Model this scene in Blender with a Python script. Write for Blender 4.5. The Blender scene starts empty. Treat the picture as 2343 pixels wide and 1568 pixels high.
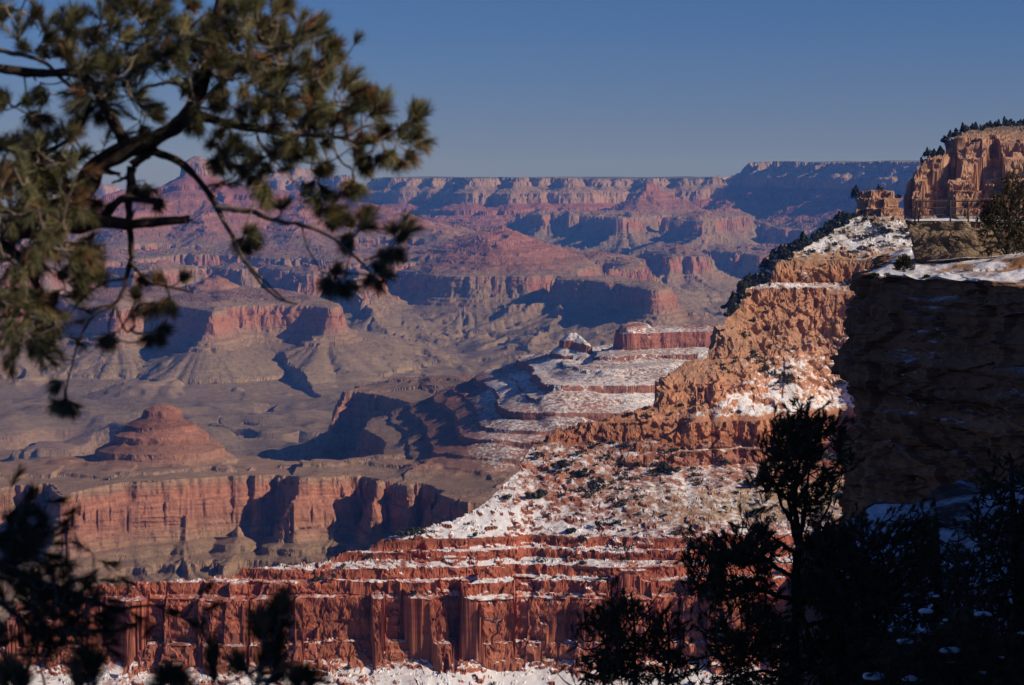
import bpy, math, random, time
import numpy as np
from concurrent.futures import ThreadPoolExecutor
from mathutils import Vector, Matrix

T0 = time.time()
sc = bpy.context.scene
R = math.radians
COL = sc.collection

# ------------------------------------------------------------------ camera, sky, sun, exposure
PITCH = R(4.14)
cam_d = bpy.data.cameras.new("camera")
cam = bpy.data.objects.new("camera", cam_d)
COL.objects.link(cam)
cam_d.sensor_width = 23.6
cam_d.lens = 50.0
cam_d.clip_start = 0.1
cam_d.clip_end = 200000.0
cam.location = (0, 0, 0)
cam.rotation_euler = (math.pi / 2 - PITCH, 0, 0)
cam_d.dof.use_dof = True
cam_d.dof.focus_distance = 2500.0
cam_d.dof.aperture_fstop = 5.0
sc.camera = cam

SUN_AZ, SUN_EL = R(112.0), R(27.0)       # azimuth clockwise from the view direction (+Y)
SUN = Vector((math.sin(SUN_AZ) * math.cos(SUN_EL), math.cos(SUN_AZ) * math.cos(SUN_EL), math.sin(SUN_EL)))
world = bpy.data.worlds.new("World")
sc.world = world
world.use_nodes = True
wn = world.node_tree
sky = wn.nodes.new("ShaderNodeTexSky")
sky.sky_type = 'NISHITA'
sky.sun_disc = False
sky.sun_elevation = SUN_EL
sky.sun_rotation = SUN_AZ
sky.altitude = 2100.0
sky.air_density = 1.0
sky.dust_density = 1.3
sky.ozone_density = 4.0
bg = wn.nodes["Background"]
bg.inputs["Strength"].default_value = 0.05
tint = wn.nodes.new("ShaderNodeMix"); tint.data_type = 'RGBA'; tint.blend_type = 'MULTIPLY'   # clear dry winter air
tint.inputs[0].default_value = 1.0
wtc = wn.nodes.new("ShaderNodeTexCoord"); wsep = wn.nodes.new("ShaderNodeSeparateXYZ"); wn.links.new(wtc.outputs["Generated"], wsep.inputs[0])
wramp = wn.nodes.new("ShaderNodeValToRGB"); wn.links.new(wsep.outputs["Z"], wramp.inputs[0])   # dusty lilac low down, clear blue above
wramp.color_ramp.elements[0].position = 0.0; wramp.color_ramp.elements[0].color = (0.74, 0.69, 1.14, 1)
wramp.color_ramp.elements[1].position = 0.075; wramp.color_ramp.elements[1].color = (0.51, 0.68, 1.15, 1)
wn.links.new(wramp.outputs[0], tint.inputs[7])
wn.links.new(sky.outputs[0], tint.inputs[6])
wn.links.new(tint.outputs[2], bg.inputs[0])

sun_d = bpy.data.lights.new("sun", 'SUN')
sun_d.energy = 4.3
sun_d.angle = R(0.53)
sun_d.color = (1.0, 0.84, 0.68)
sun_o = bpy.data.objects.new("sun", sun_d)
COL.objects.link(sun_o)
sun_o.rotation_euler = SUN.to_track_quat('Z', 'Y').to_euler()
sun_o.location = (500, -300, 400)

sc.view_settings.view_transform = 'Standard'
sc.view_settings.look = 'None'
sc.view_settings.gamma = 1.0
sc.view_settings.exposure = 0.0
sc.render.engine = 'CYCLES'
sc.cycles.use_denoising = True
sc.cycles.max_bounces = 5
sc.cycles.diffuse_bounces = 2
sc.cycles.glossy_bounces = 1
sc.cycles.transmission_bounces = 1
sc.cycles.transparent_max_bounces = 4
sc.cycles.volume_bounces = 0
sc.cycles.caustics_reflective = False
sc.cycles.caustics_refractive = False

# ------------------------------------------------------------------ numpy helpers
rng = np.random.default_rng(11)
random.seed(5)
f32 = np.float32
_T2 = rng.random((256, 256)).astype(f32) * 2 - 1
_T3 = rng.random((64, 64, 64)).astype(f32) * 2 - 1
POOL = ThreadPoolExecutor(4)

def par(fn, *arrs):
    """run fn on four slices of flat arrays"""
    n = arrs[0].size
    if n < 20000:
        return fn(*arrs)
    shp = arrs[0].shape
    fl = [np.ascontiguousarray(a, dtype=f32).reshape(-1) for a in arrs]
    k = 16
    cut = [n * i // k for i in range(k + 1)]
    res = list(POOL.map(lambda i: fn(*[a[cut[i]:cut[i + 1]] for a in fl]), range(k)))
    return np.concatenate(res).reshape(shp)

def _n2(x, y):
    xf = np.floor(x); yf = np.floor(y)
    xi = xf.astype(np.int32) & 255; yi = yf.astype(np.int32) & 255
    u = x - xf; v = y - yf
    u = u * u * u * (u * (u * 6 - 15) + 10); v = v * v * v * (v * (v * 6 - 15) + 10)
    x1 = (xi + 1) & 255; y1 = (yi + 1) & 255
    a = _T2[xi, yi]; b = _T2[x1, yi]; c = _T2[xi, y1]; d = _T2[x1, y1]
    t = a + (b - a) * u
    return t + ((c + (d - c) * u) - t) * v

def _n3(x, y, z):
    xf = np.floor(x); yf = np.floor(y); zf = np.floor(z)
    xi = xf.astype(np.int32) & 63; yi = yf.astype(np.int32) & 63; zi = zf.astype(np.int32) & 63
    u = x - xf; v = y - yf; w = z - zf
    u = u * u * (3 - 2 * u); v = v * v * (3 - 2 * v); w = w * w * (3 - 2 * w)
    x1 = (xi + 1) & 63; y1 = (yi + 1) & 63; z1 = (zi + 1) & 63
    def pl(k):
        a = _T3[xi, yi, k]; b = _T3[x1, yi, k]; c = _T3[xi, y1, k]; d = _T3[x1, y1, k]
        t = a + (b - a) * u
        return t + ((c + (d - c) * u) - t) * v
    p = pl(zi); q = pl(z1)
    return p + (q - p) * w

def n2(x, y): return par(_n2, x, y)
def n3(x, y, z): return par(_n3, x, y, z)

def fbm2(x, y, wl, octv=4, gain=0.5, off=0.0):
    def f(a, b):
        s = 0; amp = 1.0; w = wl; tot = 0
        for o in range(octv):
            s = s + amp * _n2(a / w + off + 17.3 * o, b / w - off * 1.7 + 9.1 * o)
            tot += amp; amp *= gain; w *= 0.47
        return (s / tot * 1.6).astype(f32)
    return par(f, x, y)

def rid2(x, y, wl, octv=4, gain=0.5, off=0.0):
    """ridged noise 0..1, sharp creases where it is 0"""
    def f(a, b):
        s = 0; amp = 1.0; w = wl; tot = 0
        for o in range(octv):
            s = s + amp * np.abs(_n2(a / w + off + 13.7 * o, b / w + off * 2.1 + 5.3 * o))
            tot += amp; amp *= gain; w *= 0.47
        return (s / tot).astype(f32)
    return par(f, x, y)

def _cell(x, y, z):
    """3-D Worley noise: distance to the nearest point, to the second, and the nearest cell's random value"""
    xf = np.floor(x); yf = np.floor(y); zf = np.floor(z)
    xi = xf.astype(np.int32); yi = yf.astype(np.int32); zi = zf.astype(np.int32)
    fx = x - xf; fy = y - yf; fz = z - zf
    d1 = np.full(x.shape, 9, f32); d2 = d1.copy(); idv = np.zeros(x.shape, f32)
    for i in (-1, 0, 1):
        for j in (-1, 0, 1):
            for k in (-1, 0, 1):
                a = (xi + i) & 63; b = (yi + j) & 63; c = (zi + k) & 63
                px = i + 0.5 + 0.45 * _T3[a, b, c] - fx
                py = j + 0.5 + 0.45 * _T3[b, c, a] - fy
                pz = k + 0.5 + 0.45 * _T3[c, a, b] - fz
                d = np.maximum(np.maximum(np.abs(px), np.abs(py)), np.abs(pz)) + 0.25 * (np.abs(px) + np.abs(py) + np.abs(pz))
                m = d < d1
                d2 = np.where(m, d1, np.minimum(d2, d))
                idv = np.where(m, _T3[b, a, c], idv)
                d1 = np.where(m, d, d1)
    return np.stack([d1, d2, idv], -1)

def cell(x, y, z):
    n = x.size
    fl = [np.ascontiguousarray(a, dtype=f32).reshape(-1) for a in (x, y, z)]
    k = 16
    cut = [n * i // k for i in range(k + 1)]
    res = list(POOL.map(lambda i: _cell(*[a[cut[i]:cut[i + 1]] for a in fl]), range(k)))
    r = np.concatenate(res)
    return r[:, 0].reshape(x.shape), r[:, 1].reshape(x.shape), r[:, 2].reshape(x.shape)

def smooth(a, b, x):
    t = np.clip((x - a) / (b - a), 0, 1)
    return t * t * (3 - 2 * t)

# survey of the photograph: a sight line through a point of the picture (2342 x 1568) meets a level or a distance
FQ = 2342 * 50 / 23.6
CP, SP = math.cos(PITCH), math.sin(PITCH)
def ray(px, py):
    a, u = px - 1171.0, 784.0 - py
    return Vector((a, FQ * CP + u * SP, -FQ * SP + u * CP))
def at_depth(px, py, y):
    d = ray(px, py); return d * (y / d.y)
DIP = 0.013
def dipf(r): return DIP * np.clip(r - 9000.0, 0, 15300)
def at_level(px, py, z0):
    d = ray(px, py); h = math.hypot(d.x, d.y); t = -d.z / h
    r = -z0 / t if t > 0 else 1e9
    if r > 9000: r = (-z0 + DIP * 9000) / (t + DIP)
    return (d.x / h * r, d.y / h * r)
def at_range(px, rk):
    d = ray(px, 425); h = math.hypot(d.x, d.y)
    return (d.x / h * rk * 1000, d.y / h * rk * 1000)
# ------------------------------------------------------------------ the canyon: strata, landforms
# width of each formation out from the rim (D) against its height below the rim (z)
SUPAI = [(400, -345), (408, -384)]                               # the Supai's ledges, irregular
_d, _z = 408.0, -384.0
for _dw, _ch in ((70, 9), (52, 6), (66, 12), (40, 5), (62, 12), (58, 6), (44, 10), (64, 9), (40, 5)):
    _d += _dw; _z -= _dw * 0.325; SUPAI.append((_d, _z))
    _d += 4; _z -= _ch; SUPAI.append((_d, _z))
SUPAI_BOLD = [(400, -345), (408, -384)]                          # where the ledges stand out
_d, _z = 408.0, -384.0
for _dw, _ch in ((70, 18), (52, 8), (66, 22), (40, 8), (62, 20), (58, 10), (44, 18), (64, 16), (40, 8)):
    _d += _dw; _z -= _dw * 0.255; SUPAI_BOLD.append((_d, _z))
    _d += 4; _z -= _ch; SUPAI_BOLD.append((_d, _z))
PROF = np.array([(-3000, 6), (-300, 3), (0, 0), (14, -38), (32, -46), (46, -90), (62, -97), (190, -165), (198, -206), (206, -210),
    (220, -268), (235, -276)] + SUPAI + [(1000, -640), (1009, -682), (1015, -687), (1028, -742), (1034, -746), (1042, -768), (1072, -780),
    (1077, -793), (1108, -803), (1113, -818), (1420, -928), (1427, -944), (1800, -998), (2100, -1012), (3000, -1026), (3012, -1075),
    (3110, -1095), (3600, -1300), (6000, -1400)], dtype=np.float64)
PROF_B = np.array([q for q in PROF.tolist() if q[0] < 400 or q[0] >= 1000] + SUPAI_BOLD); PROF_B = PROF_B[np.argsort(PROF_B[:, 0])]
KD = 0.64
LEV = dict(K=0, C=190, S=400, S2=500, S3=690, Rr=1000, T=3000)
def prof_z(D): return np.interp(D, PROF[:, 0], PROF[:, 1])

def chaikin(p, closed=True, it=2):
    p = np.array(p, dtype=np.float64)
    for _ in range(it):
        if closed:
            q = np.roll(p, -1, 0)
            p = np.stack([0.75 * p + 0.25 * q, 0.25 * p + 0.75 * q], 1).reshape(-1, p.shape[1])
        else:
            a, b = p[:-1], p[1:]
            p = np.concatenate([p[:1], np.stack([0.75 * a + 0.25 * b, 0.25 * a + 0.75 * b], 1).reshape(-1, p.shape[1]), p[-1:]])
    return p

LANDFORMS = []
def plateau(level, pts, dz=0.0, gul=1.0, k=1.0, reach=2600, it=2, kb=None, rise=70):
    """a plateau bounded by a stratum's edge; a point is (px, py) on that edge, or ('r', px, km)"""
    D = LEV.get(level, level)
    z0 = float(prof_z(D)) + dz
    v = [at_range(p[1], p[2]) if p[0] == 'r' else at_level(p[0], p[1], z0) for p in pts]
    LANDFORMS.append(('poly', chaikin(v, True, it), D, dz, gul, k, kb or k, reach, rise))
def crest(pts, dz=0.0, gul=1.0, k=1.0, reach=2600, kb=None):
    """a ridge line of points (px, km, D)"""
    v = [(*at_range(px, rk), D) for px, rk, D in pts]
    LANDFORMS.append(('line', chaikin(v, False, 1), 0, dz, gul, k, kb or k, reach, 0))

# --- left mesa, its two promontories and the dark alcove between them
plateau('Rr', [(130, 692), (165, 700), (230, 706), (300, 708), (338, 703), (352, 690), (404, 697), (449, 703), (487, 712), (504, 717),
               (520, 711), (554, 704), (636, 702), (704, 702), (735, 705), (762, 709), ('r', 776, 11.5), ('r', 730, 12.0), ('r', 560, 12.6), ('r', 300, 12.7), ('r', 130, 12.2)], gul=0.15)
plateau(800, [('r', 445, 12.1), ('r', 480, 11.95), ('r', 520, 12.1), ('r', 480, 12.3)], k=1.1)
plateau('Rr', [('r', -200, 11.3), ('r', -60, 11.0), ('r', 60, 11.5), ('r', -60, 12.6), ('r', -220, 12.4)])
# --- long wall behind it, with the pyramid-ended promontory
plateau('Rr', [('r', -250, 13.6), (-40, 640), (60, 628), (150, 622), (230, 612), (309, 613), (350, 622), (406, 620), (440, 610), (500, 612), (557, 620), (610, 612), (658, 620), (690, 634),
               (735, 630), (790, 634), (812, 640), (834, 650), ('r', 850, 13.9), ('r', 800, 14.4), ('r', 640, 15.0), ('r', 300, 15.2), ('r', -250, 15.2)])
crest([(812, 13.6, 1000), (842, 13.2, 1030), (862, 12.9, 1120), (880, 12.6, 1260)], k=1.2)
# --- second long wall
plateau('Rr', [('r', -250, 16.2), (60, 606), (300, 598), (400, 590), (440, 585), (500, 586), (544, 590), (590, 592), (648, 596), (700, 592), (759, 606), (830, 606), (907, 610),
               (960, 606), (1002, 612), (1040, 612), (1066, 616), (1086, 634), ('r', 1100, 15.2), ('r', 1080, 16.2), ('r', 900, 17.5), ('r', 400, 18.5), ('r', -250, 18.5)])
# --- the terraced temple above it, with its pale cap
plateau('Rr', [('r', -250, 17.0), ('r', 100, 16.8), ('r', 420, 16.5), ('r', 760, 16.4), ('r', 985, 16.6), (1000, 588), (1040, 580), (1075, 582), ('r', 1095, 17.6), ('r', 950, 21), ('r', -250, 21.5)], dz=20)
crest([(1060, 17.3, 985), (1000, 17.8, 880), (905, 18.4, 600), (862, 18.6, 412), (840, 18.7, 425), (760, 18.8, 520), (690, 19.0, 440), (640, 19.2, 400), (600, 19.2, 320)], dz=120, k=0.72, gul=0.4)
crest([(600, 19.2, 300), (540, 19.3, 228), (490, 19.5, 170), (470, 19.5, 175), (420, 19.5, 175), (360, 19.4, 218), (335, 19.3, 232), (300, 19.2, 300), (220, 19.0, 430), (100, 18.6, 500)], dz=130, k=0.85, gul=0.45)
crest([(428, 19.5, 80), (450, 19.5, 78)], dz=228, k=1.15, gul=0.35)
crest([(520, 19.2, 300), (500, 18.4, 520), (480, 17.6, 800)], dz=100, k=0.8, gul=0.5)
crest([(700, 19.0, 440), (690, 18.2, 640), (680, 17.4, 860)], dz=100, k=0.7, gul=0.5)
crest([(330, 19.2, 300), (320, 18.4, 560), (300, 17.6, 800)], dz=100, k=0.8, gul=0.5)
# --- pale temple and wall at the back left
plateau(30, [('r', 745, 27.2), ('r', 770, 26.6), ('r', 800, 26.8), ('r', 820, 27.4), ('r', 780, 28)], dz=-75, k=0.9)
crest([(820, 27.3, 60), (870, 27.0, 160), (900, 26.8, 260)], dz=-75, k=0.8)
plateau('C', [('r', 560, 27.5), ('r', 625, 27.0), ('r', 650, 27.4), ('r', 690, 27.0), ('r', 745, 27.3), ('r', 745, 29), ('r', 560, 29)], dz=20)
plateau('C', [('r', 150, 33), ('r', 225, 32.5), ('r', 262, 33), ('r', 262, 35), ('r', 150, 35)], dz=-60)
# --- the far wall with its buttresses
FW = [('r', 868, 26.2), ('r', 884, 25.2), ('r', 930, 24.9)]
for s_, e_, f_ in ((940, 952, 24.6), (1000, 1010, 24.5), (1072, 1118, 23.7), (1160, 1196, 23.5), (1236, 1257, 23.9), (1284, 1320, 23.7), (1364, 1384, 24.0), (1406, 1430, 24.1), (1470, 1508, 23.9), (1545, 1592, 24.0), (1612, 1650, 24.0), (1664, 1702, 24.2)):
    FW += [('r', FW[-1][1] + 5, 25.5), ('r', FW[-1][1] + 13, 25.55), ('r', s_, f_), ('r', e_, f_ + 0.08)]   # a shaded flank, then the lit nose
FW += [('r', 1712, 25.4), ('r', 1900, 25.5), ('r', 1900, 31), ('r', 868, 31)]
plateau('K', FW, dz=-112, k=0.82, it=0, reach=3800, gul=0.25)
plateau('K', [('r', 1530, 28.5), ('r', 1560, 28), ('r', 1610, 28), ('r', 1640, 28.6), ('r', 1600, 30), ('r', 1540, 30)], dz=-118)
for s in ((1070, 24.3, 23.2), (1165, 24.0, 22.9), (1185, 24.1, 23.1), (1245, 24.3, 23.4), (1500, 24.4, 22.6)):
    crest([(s[0], s[1], 330), (s[0] - 8, (s[1] + s[2]) / 2, 520), (s[0] - 14, s[2], 840)], dz=-60, k=0.8)
# --- the mesa in front of the far wall
plateau('Rr', [('r', 1180, 23.6), (1226, 496), (1248, 491), (1275, 496), (1313, 492), (1353, 497), (1390, 498), (1425, 499), (1470, 502), (1482, 494), (1500, 486), ('r', 1540, 23.8),
               ('r', 1570, 23.0), (1588, 504), (1615, 509), (1642, 508), (1668, 498), ('r', 1720, 23.4), ('r', 1720, 24.6), ('r', 1180, 24.6)], dz=174, reach=3000)
crest([(1483, 23.2, 320), (1472, 22.9, 560), (1500, 23.0, 700)], dz=150, k=1.1)
crest([(1620, 24.0, 470), (1660, 23.5, 600), (1700, 23.4, 560)], dz=120, k=0.9)
crest([(1353, 21.9, 1010), (1350, 21.4, 1090), (1345, 20.9, 1250)], dz=174, k=1.0)
crest([(1425, 21.8, 1010), (1440, 21.2, 1180), (1470, 20.6, 1500)], dz=174, k=1.1)
crest([(1560, 22.4, 1200), (1540, 21.6, 1400), (1520, 20.8, 1640)], dz=174, k=1.2)
# --- the snow-topped plateau on the right, its face turned from the sun
plateau('K', [('r', 1715, 24.6), ('r', 1742, 24.1), ('r', 1765, 24.3), ('r', 1800, 23.6), ('r', 1850, 23.1), ('r', 1900, 22.8), ('r', 1940, 22.3), ('r', 2000, 22.0), ('r', 2060, 21.2), ('r', 2150, 20.5),
               ('r', 2400, 19), ('r', 2600, 24), ('r', 2300, 28), ('r', 1760, 27)], dz=66, reach=3600, k=0.9)
crest([(1700, 23.6, 500), (1725, 22.8, 560), (1760, 22.2, 800), (1800, 21.6, 990)], dz=60, k=0.95)
plateau('Rr', [('r', 1700, 23.3), ('r', 1735, 22.2), ('r', 1790, 21.3), (1838, 524), (1858, 530), ('r', 1880, 21.8), ('r', 1990, 21.0), ('r', 2200, 20), ('r', 2200, 23), ('r', 1720, 24)], dz=70)
# --- middle mesa with a low Supai cap
plateau('Rr', [(1038, 596), (1070, 598), (1110, 600), (1150, 598), (1200, 600), (1263, 604), (1300, 600), (1335, 604), (1375, 600), (1410, 606), (1436, 622), ('r', 1452, 15.6), ('r', 1430, 16.6), ('r', 1300, 17.6), ('r', 1100, 17.8), ('r', 1040, 17.0)])
plateau(610, [(1096, 566), (1140, 567), (1190, 566), ('r', 1200, 17.3), ('r', 1100, 17.4)], k=0.8)
# --- layered hills at the right of it
plateau('Rr', [(1490, 586), (1530, 590), (1570, 588), (1612, 590), ('r', 1620, 18.2), ('r', 1500, 18.4)], dz=-10)
plateau('Rr', [('r', 1600, 18.8), ('r', 1720, 18.2), ('r', 1850, 17.6), ('r', 1850, 19.5), ('r', 1600, 19.5)], dz=-60)
plateau(1080, [('r', 1410, 16.8), ('r', 1440, 16.2), ('r', 1480, 16.6), ('r', 1450, 17.4)])
# --- the butte in shadow
plateau('Rr', [('r', 1245, 13.3), ('r', 1300, 13.05), ('r', 1372, 12.65), ('r', 1440, 12.3), ('r', 1496, 11.98), ('r', 1516, 12.25), ('r', 1500, 12.7), ('r', 1400, 13.4), ('r', 1270, 13.8)], dz=24, gul=0.3, rise=25)
crest([(1258, 13.1, 1010), (1200, 13.2, 1045), (1130, 13.3, 1085), (1060, 13.3, 1130)], k=1.15)
crest([(1400, 12.6, 1030), (1370, 11.9, 1250), (1330, 11.4, 1560)], k=1.1)
crest([(1280, 12.9, 1050), (1240, 12.2, 1200), (1200, 11.7, 1500)], k=1.1)
crest([(1500, 12.2, 1040), (1540, 11.6, 1240), (1600, 11.2, 1500)], k=1.1)
# --- near mesa: the Redwall platform and the stepped red butte on it
plateau('Rr', [(-120, 1128), (16, 1123), (60, 1112), (97, 1120), (118, 1112), (145, 1136), (161, 1141), (200, 1131), (258, 1126), (344, 1121), (462, 1111), (569, 1103), (617, 1106), (632, 1100), (647, 1113), (672, 1121),
               (709, 1116), (773, 1111), (820, 1108), (838, 1098), (860, 1122), (880, 1112), (915, 1112), (948, 1120), (975, 1108), (1000, 1128), (1060, 1150), (1150, 1150), ('r', 1700, 4.5), ('r', 1900, 5.2), ('r', 1900, 6.6),
               ('r', 1500, 7.0), ('r', 1250, 7.1), ('r', 1000, 7.15), ('r', 800, 7.0), (745, 903), (786, 899), (852, 903), (940, 918),
               (1006, 942), (990, 952), (940, 960), (890, 974), ('r', 905, 5.75), ('r', 990, 5.62), ('r', 960, 5.35), ('r', 870, 5.18), ('r', 780, 5.08), ('r', 700, 5.02), ('r', 600, 5.1), ('r', 420, 5.3), ('r', 200, 5.25), ('r', 0, 5.15), ('r', -150, 5.1)], it=1, reach=2000, gul=0.55)
crest([(310, 4.99, 770), (330, 4.99, 735), (348, 5.0, 715), (358, 5.0, 652), (368, 5.0, 650), (380, 5.0, 712), (415, 5.01, 752), (480, 5.02, 840)], k=1.75, gul=0.7)
plateau(930, [('r', 225, 4.96), ('r', 300, 4.84), ('r', 430, 4.84), ('r', 530, 4.94), ('r', 520, 5.1), ('r', 270, 5.1)], k=0.7, gul=0.4)
for px_, w_ in ((300, 60), (420, 80), (545, 90), (690, 60), (770, 80), (840, 50)):           # talus fans against the cliff foot
    crest([(px_, 4.62, 1040), (px_ - w_ * 0.1, 4.5, 1120), (px_ - w_ * 0.2, 4.3, 1420)], dz=28, k=0.8, gul=0.15, reach=900)
# --- the snowy terraced ridge behind the near ridge
plateau(400, [(1405, 786), (1440, 779), (1500, 775), (1560, 774), (1640, 772), ('r', 1750, 5.55), ('r', 1900, 5.7), ('r', 1900, 6.0), ('r', 1600, 5.75), ('r', 1450, 5.72), ('r', 1412, 5.5)], dz=-39, gul=0.2, it=1, k=1.0, rise=40)
RIB = [(-384, 1405, 800, 1345, 5.5), (-416, 1402, 826, 1290, 5.62), (-480, 1235, 905, 1160, 5.86), (-545, 1095, 975, 1098, 6.05), (-570, 1040, 1000, 1075, 6.12), (-600, 970, 1040, 1050, 6.2), (-640, 870, 1090, 1010, 6.3)]
for D_ in (552, 610, 670, 730, 790, 850, 910, 965):
    z_ = float(prof_z(D_)) - 2
    zz = [-q[0] for q in RIB]; a_, b_, c_, d_ = [float(np.interp(-z_, zz, [q[j] for q in RIB])) for j in (1, 2, 3, 4)]
    fy_ = at_depth(a_, b_, 1.0); rr = z_ / fy_.z / 1000            # depth in km at which the rib reaches this level
    plateau(D_, [('r', a_, rr), ('r', a_ + 60, rr * 0.995), ('r', 1500, rr), ('r', 1900, rr * 1.05), ('r', 1900, 6.4), ('r', 1500, 6.45), ('r', c_ + 60, d_ + 0.1), ('r', c_, d_), ('r', (a_ + c_) / 2 + 12, (rr + d_) / 2)], gul=0.08, it=1, k=1.0, reach=900, rise=10)
plateau(352, [('r', 1432, 5.5), ('r', 1470, 5.46), ('r', 1500, 5.6), ('r', 1440, 5.72)], dz=-34, gul=0.1, it=1, k=2.2, rise=5)
crest([(1350, 5.5, 470), (1327, 5.55, 413), (1318, 5.55, 413), (1296, 5.6, 480)], dz=16, k=2.3, gul=0.25)

# inner gorge cut into the Tonto platform: (px, km) lines and half width
GORGE = [([(900, 11.2), (925, 11.45), (960, 11.3), (990, 11.15), (1040, 11.0), (1090, 10.8)], 70, 75),
         ([(905, 11.3), (960, 11.55), (1010, 11.4), (1060, 11.2)], 45, 50),
         ([(-300, 8.6), (-100, 8.7), (60, 8.5), (150, 8.6), (215, 8.45), (250, 8.75), (290, 8.9)], 130, 120),
         ([(560, 7.6), (600, 7.7), (660, 7.9), (720, 8.0), (900, 7.6)], 120, 130),
         ([(880, 12.6), (960, 12.3), (1010, 12.0), (1080, 11.9), (1160, 11.6), (1250, 11.2), (1400, 10.9)], 60, 55),
         ([(1560, 14.5), (1650, 14.0), (1760, 13.9), (1900, 13.2)], 80, 70),
         ([(0, 7.6), (90, 7.3), (200, 7.1), (330, 7.2), (480, 7.3)], 100, 70)]

# ------------------------------------------------------------------ coarse survey grid: azimuth x log distance
R0, R1 = 1150.0, 62000.0
CA, CR = 620, 1500
caz = np.linspace(R(-17.5), R(17.5), CA)
clr = np.linspace(math.log(R0), math.log(R1), CR)
cr = np.exp(clr)
AZ, RR = np.meshgrid(caz, cr, indexing='ij')
CX = (np.sin(AZ) * RR).astype(f32); CY = (np.cos(AZ) * RR).astype(f32)

def sd_line(px, py, V, closed):
    """distance to a polyline, nearest point on it, its D there, inside flag"""
    def f(a, b):
        best = np.full(a.shape, 1e18, f32); qx = np.zeros_like(a); qy = np.zeros_like(a); dd = np.zeros_like(a)
        ins = np.zeros(a.shape, bool)
        n = len(V); m = n if closed else n - 1
        for i in range(m):
            x0, y0 = V[i][0], V[i][1]; x1, y1 = V[(i + 1) % n][0], V[(i + 1) % n][1]
            ex, ey = x1 - x0, y1 - y0; L = ex * ex + ey * ey + 1e-9
            t = np.clip(((a - x0) * ex + (b - y0) * ey) / L, 0, 1)
            cx = x0 + t * ex; cy = y0 + t * ey
            d = (a - cx) ** 2 + (b - cy) ** 2
            if closed:
                mk = d < best
                best = np.where(mk, d, best)
                if abs(ey) > 1e-9:
                    ins ^= ((b < y0) != (b < y1)) & (a < x0 + (b - y0) / ey * ex)
            else:
                Dc = V[i][2] + t * (V[i + 1][2] - V[i][2])
                d = np.sqrt(d) + Dc / KK
                mk = d < best
                best = np.where(mk, d, best); dd = np.where(mk, Dc, dd)
            qx = np.where(mk, cx, qx); qy = np.where(mk, cy, qy)
        if closed:
            best = np.sqrt(best)
        else:
            best = best - dd / KK
        return np.stack([best, qx, qy, dd, ins.astype(f32)], -1)
    n = a_n = px.size
    k = 16
    cut = [n * i // k for i in range(k + 1)]
    return np.concatenate(list(POOL.map(lambda i: f(px[cut[i]:cut[i + 1]], py[cut[i]:cut[i + 1]]), range(k))))

print("setup", time.time() - T0)
WX = CX + 50 * fbm2(CX, CY, 700, 3, off=3.3) * np.clip(RR / 9000, 0.25, 2)
WY = CY + 50 * fbm2(CX, CY, 700, 3, off=8.1) * np.clip(RR / 9000, 0.25, 2)
WX = WX.astype(f32); WY = WY.astype(f32)
H = np.full(CX.shape, -KD * 2300.0, f32)                         # potential: -KD * D + dz
H += 130 * fbm2(CX, CY, 2600, 3, off=1.7)
WS = np.ones(CX.shape, f32) * 0.02; WD = np.zeros(CX.shape, f32)
KK = 1.0
cos13 = 1.0
for kind, V, D0, dz, gul, k, kb, reach, rise in LANDFORMS:
    x0, y0 = V[:, 0].min() - reach, V[:, 1].min() - reach
    x1, y1 = V[:, 0].max() + reach, V[:, 1].max() + reach
    m = (CX > x0) & (CX < x1) & (CY > y0) & (CY < y1)
    px, py = WX[m], WY[m]
    KK = k
    s = sd_line(px, py, V, kind == 'poly')
    d, qx, qy, dd, ins = [np.ascontiguousarray(s[:, i]) for i in range(5)]
    # the side turned to the viewer may be gentler or steeper than the far side
    fr = smooth(0.5, 0.82, -((px - qx) * qx + (py - qy) * qy) / (np.maximum(d, 1.0) * np.hypot(qx, qy)))
    ks = kb + (k - kb) * fr
    if kind == 'poly':
        sd = np.where(ins > 0.5, -d, d)
        D = D0 + np.where(sd > 0, sd * ks, np.maximum(sd * 0.5, -rise if D0 > 250 else -600))
    else:
        D = dd + d * ks
    inv = 1.0 / np.maximum(d, 1.0)
    ex, ey = (px - qx) * inv, (py - qy) * inv
    sg = np.where(ins > 0.5, -1.0, 1.0) if kind == 'poly' else 1.0
    gx, gy = qx + ex * sg * 140, qy + ey * sg * 140
    g = rid2(gx, gy, 330, 3, 0.55, off=2.2)
    g2 = rid2(gx + 0.05 * px, gy + 0.05 * py, 120, 3, 0.6, off=5.2)
    gl = gul + (1.0 - gul) * smooth(1060, 1250, D)
    A = np.interp(D, [-200, 0, 300, 950, 1040, 1150, 1600, 2300], [60, 90, 110, 100, 110, 210, 320, 210]) * gl
    A2 = np.interp(D, [0, 950, 1050, 1150, 1500, 2000], [20, 30, 40, 150, 200, 70]) * gl
    far = np.clip(np.hypot(px, py) / 11000, 0.45, 1.6)
    D = D + A * far * (0.42 - g) * 1.3 + A2 * (0.35 - g2)
    h = (-KD * D + dz).astype(f32)
    H[m] = np.maximum(H[m], h)
    w = np.exp(np.clip((h + KD * 1400) / 45.0, -12, 30)).astype(f32)
    WS[m] += w; WD[m] += w * dz
DZ = (WD / WS).astype(f32)
GC = np.zeros(CX.shape, f32)                                     # inner gorge depth
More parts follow.
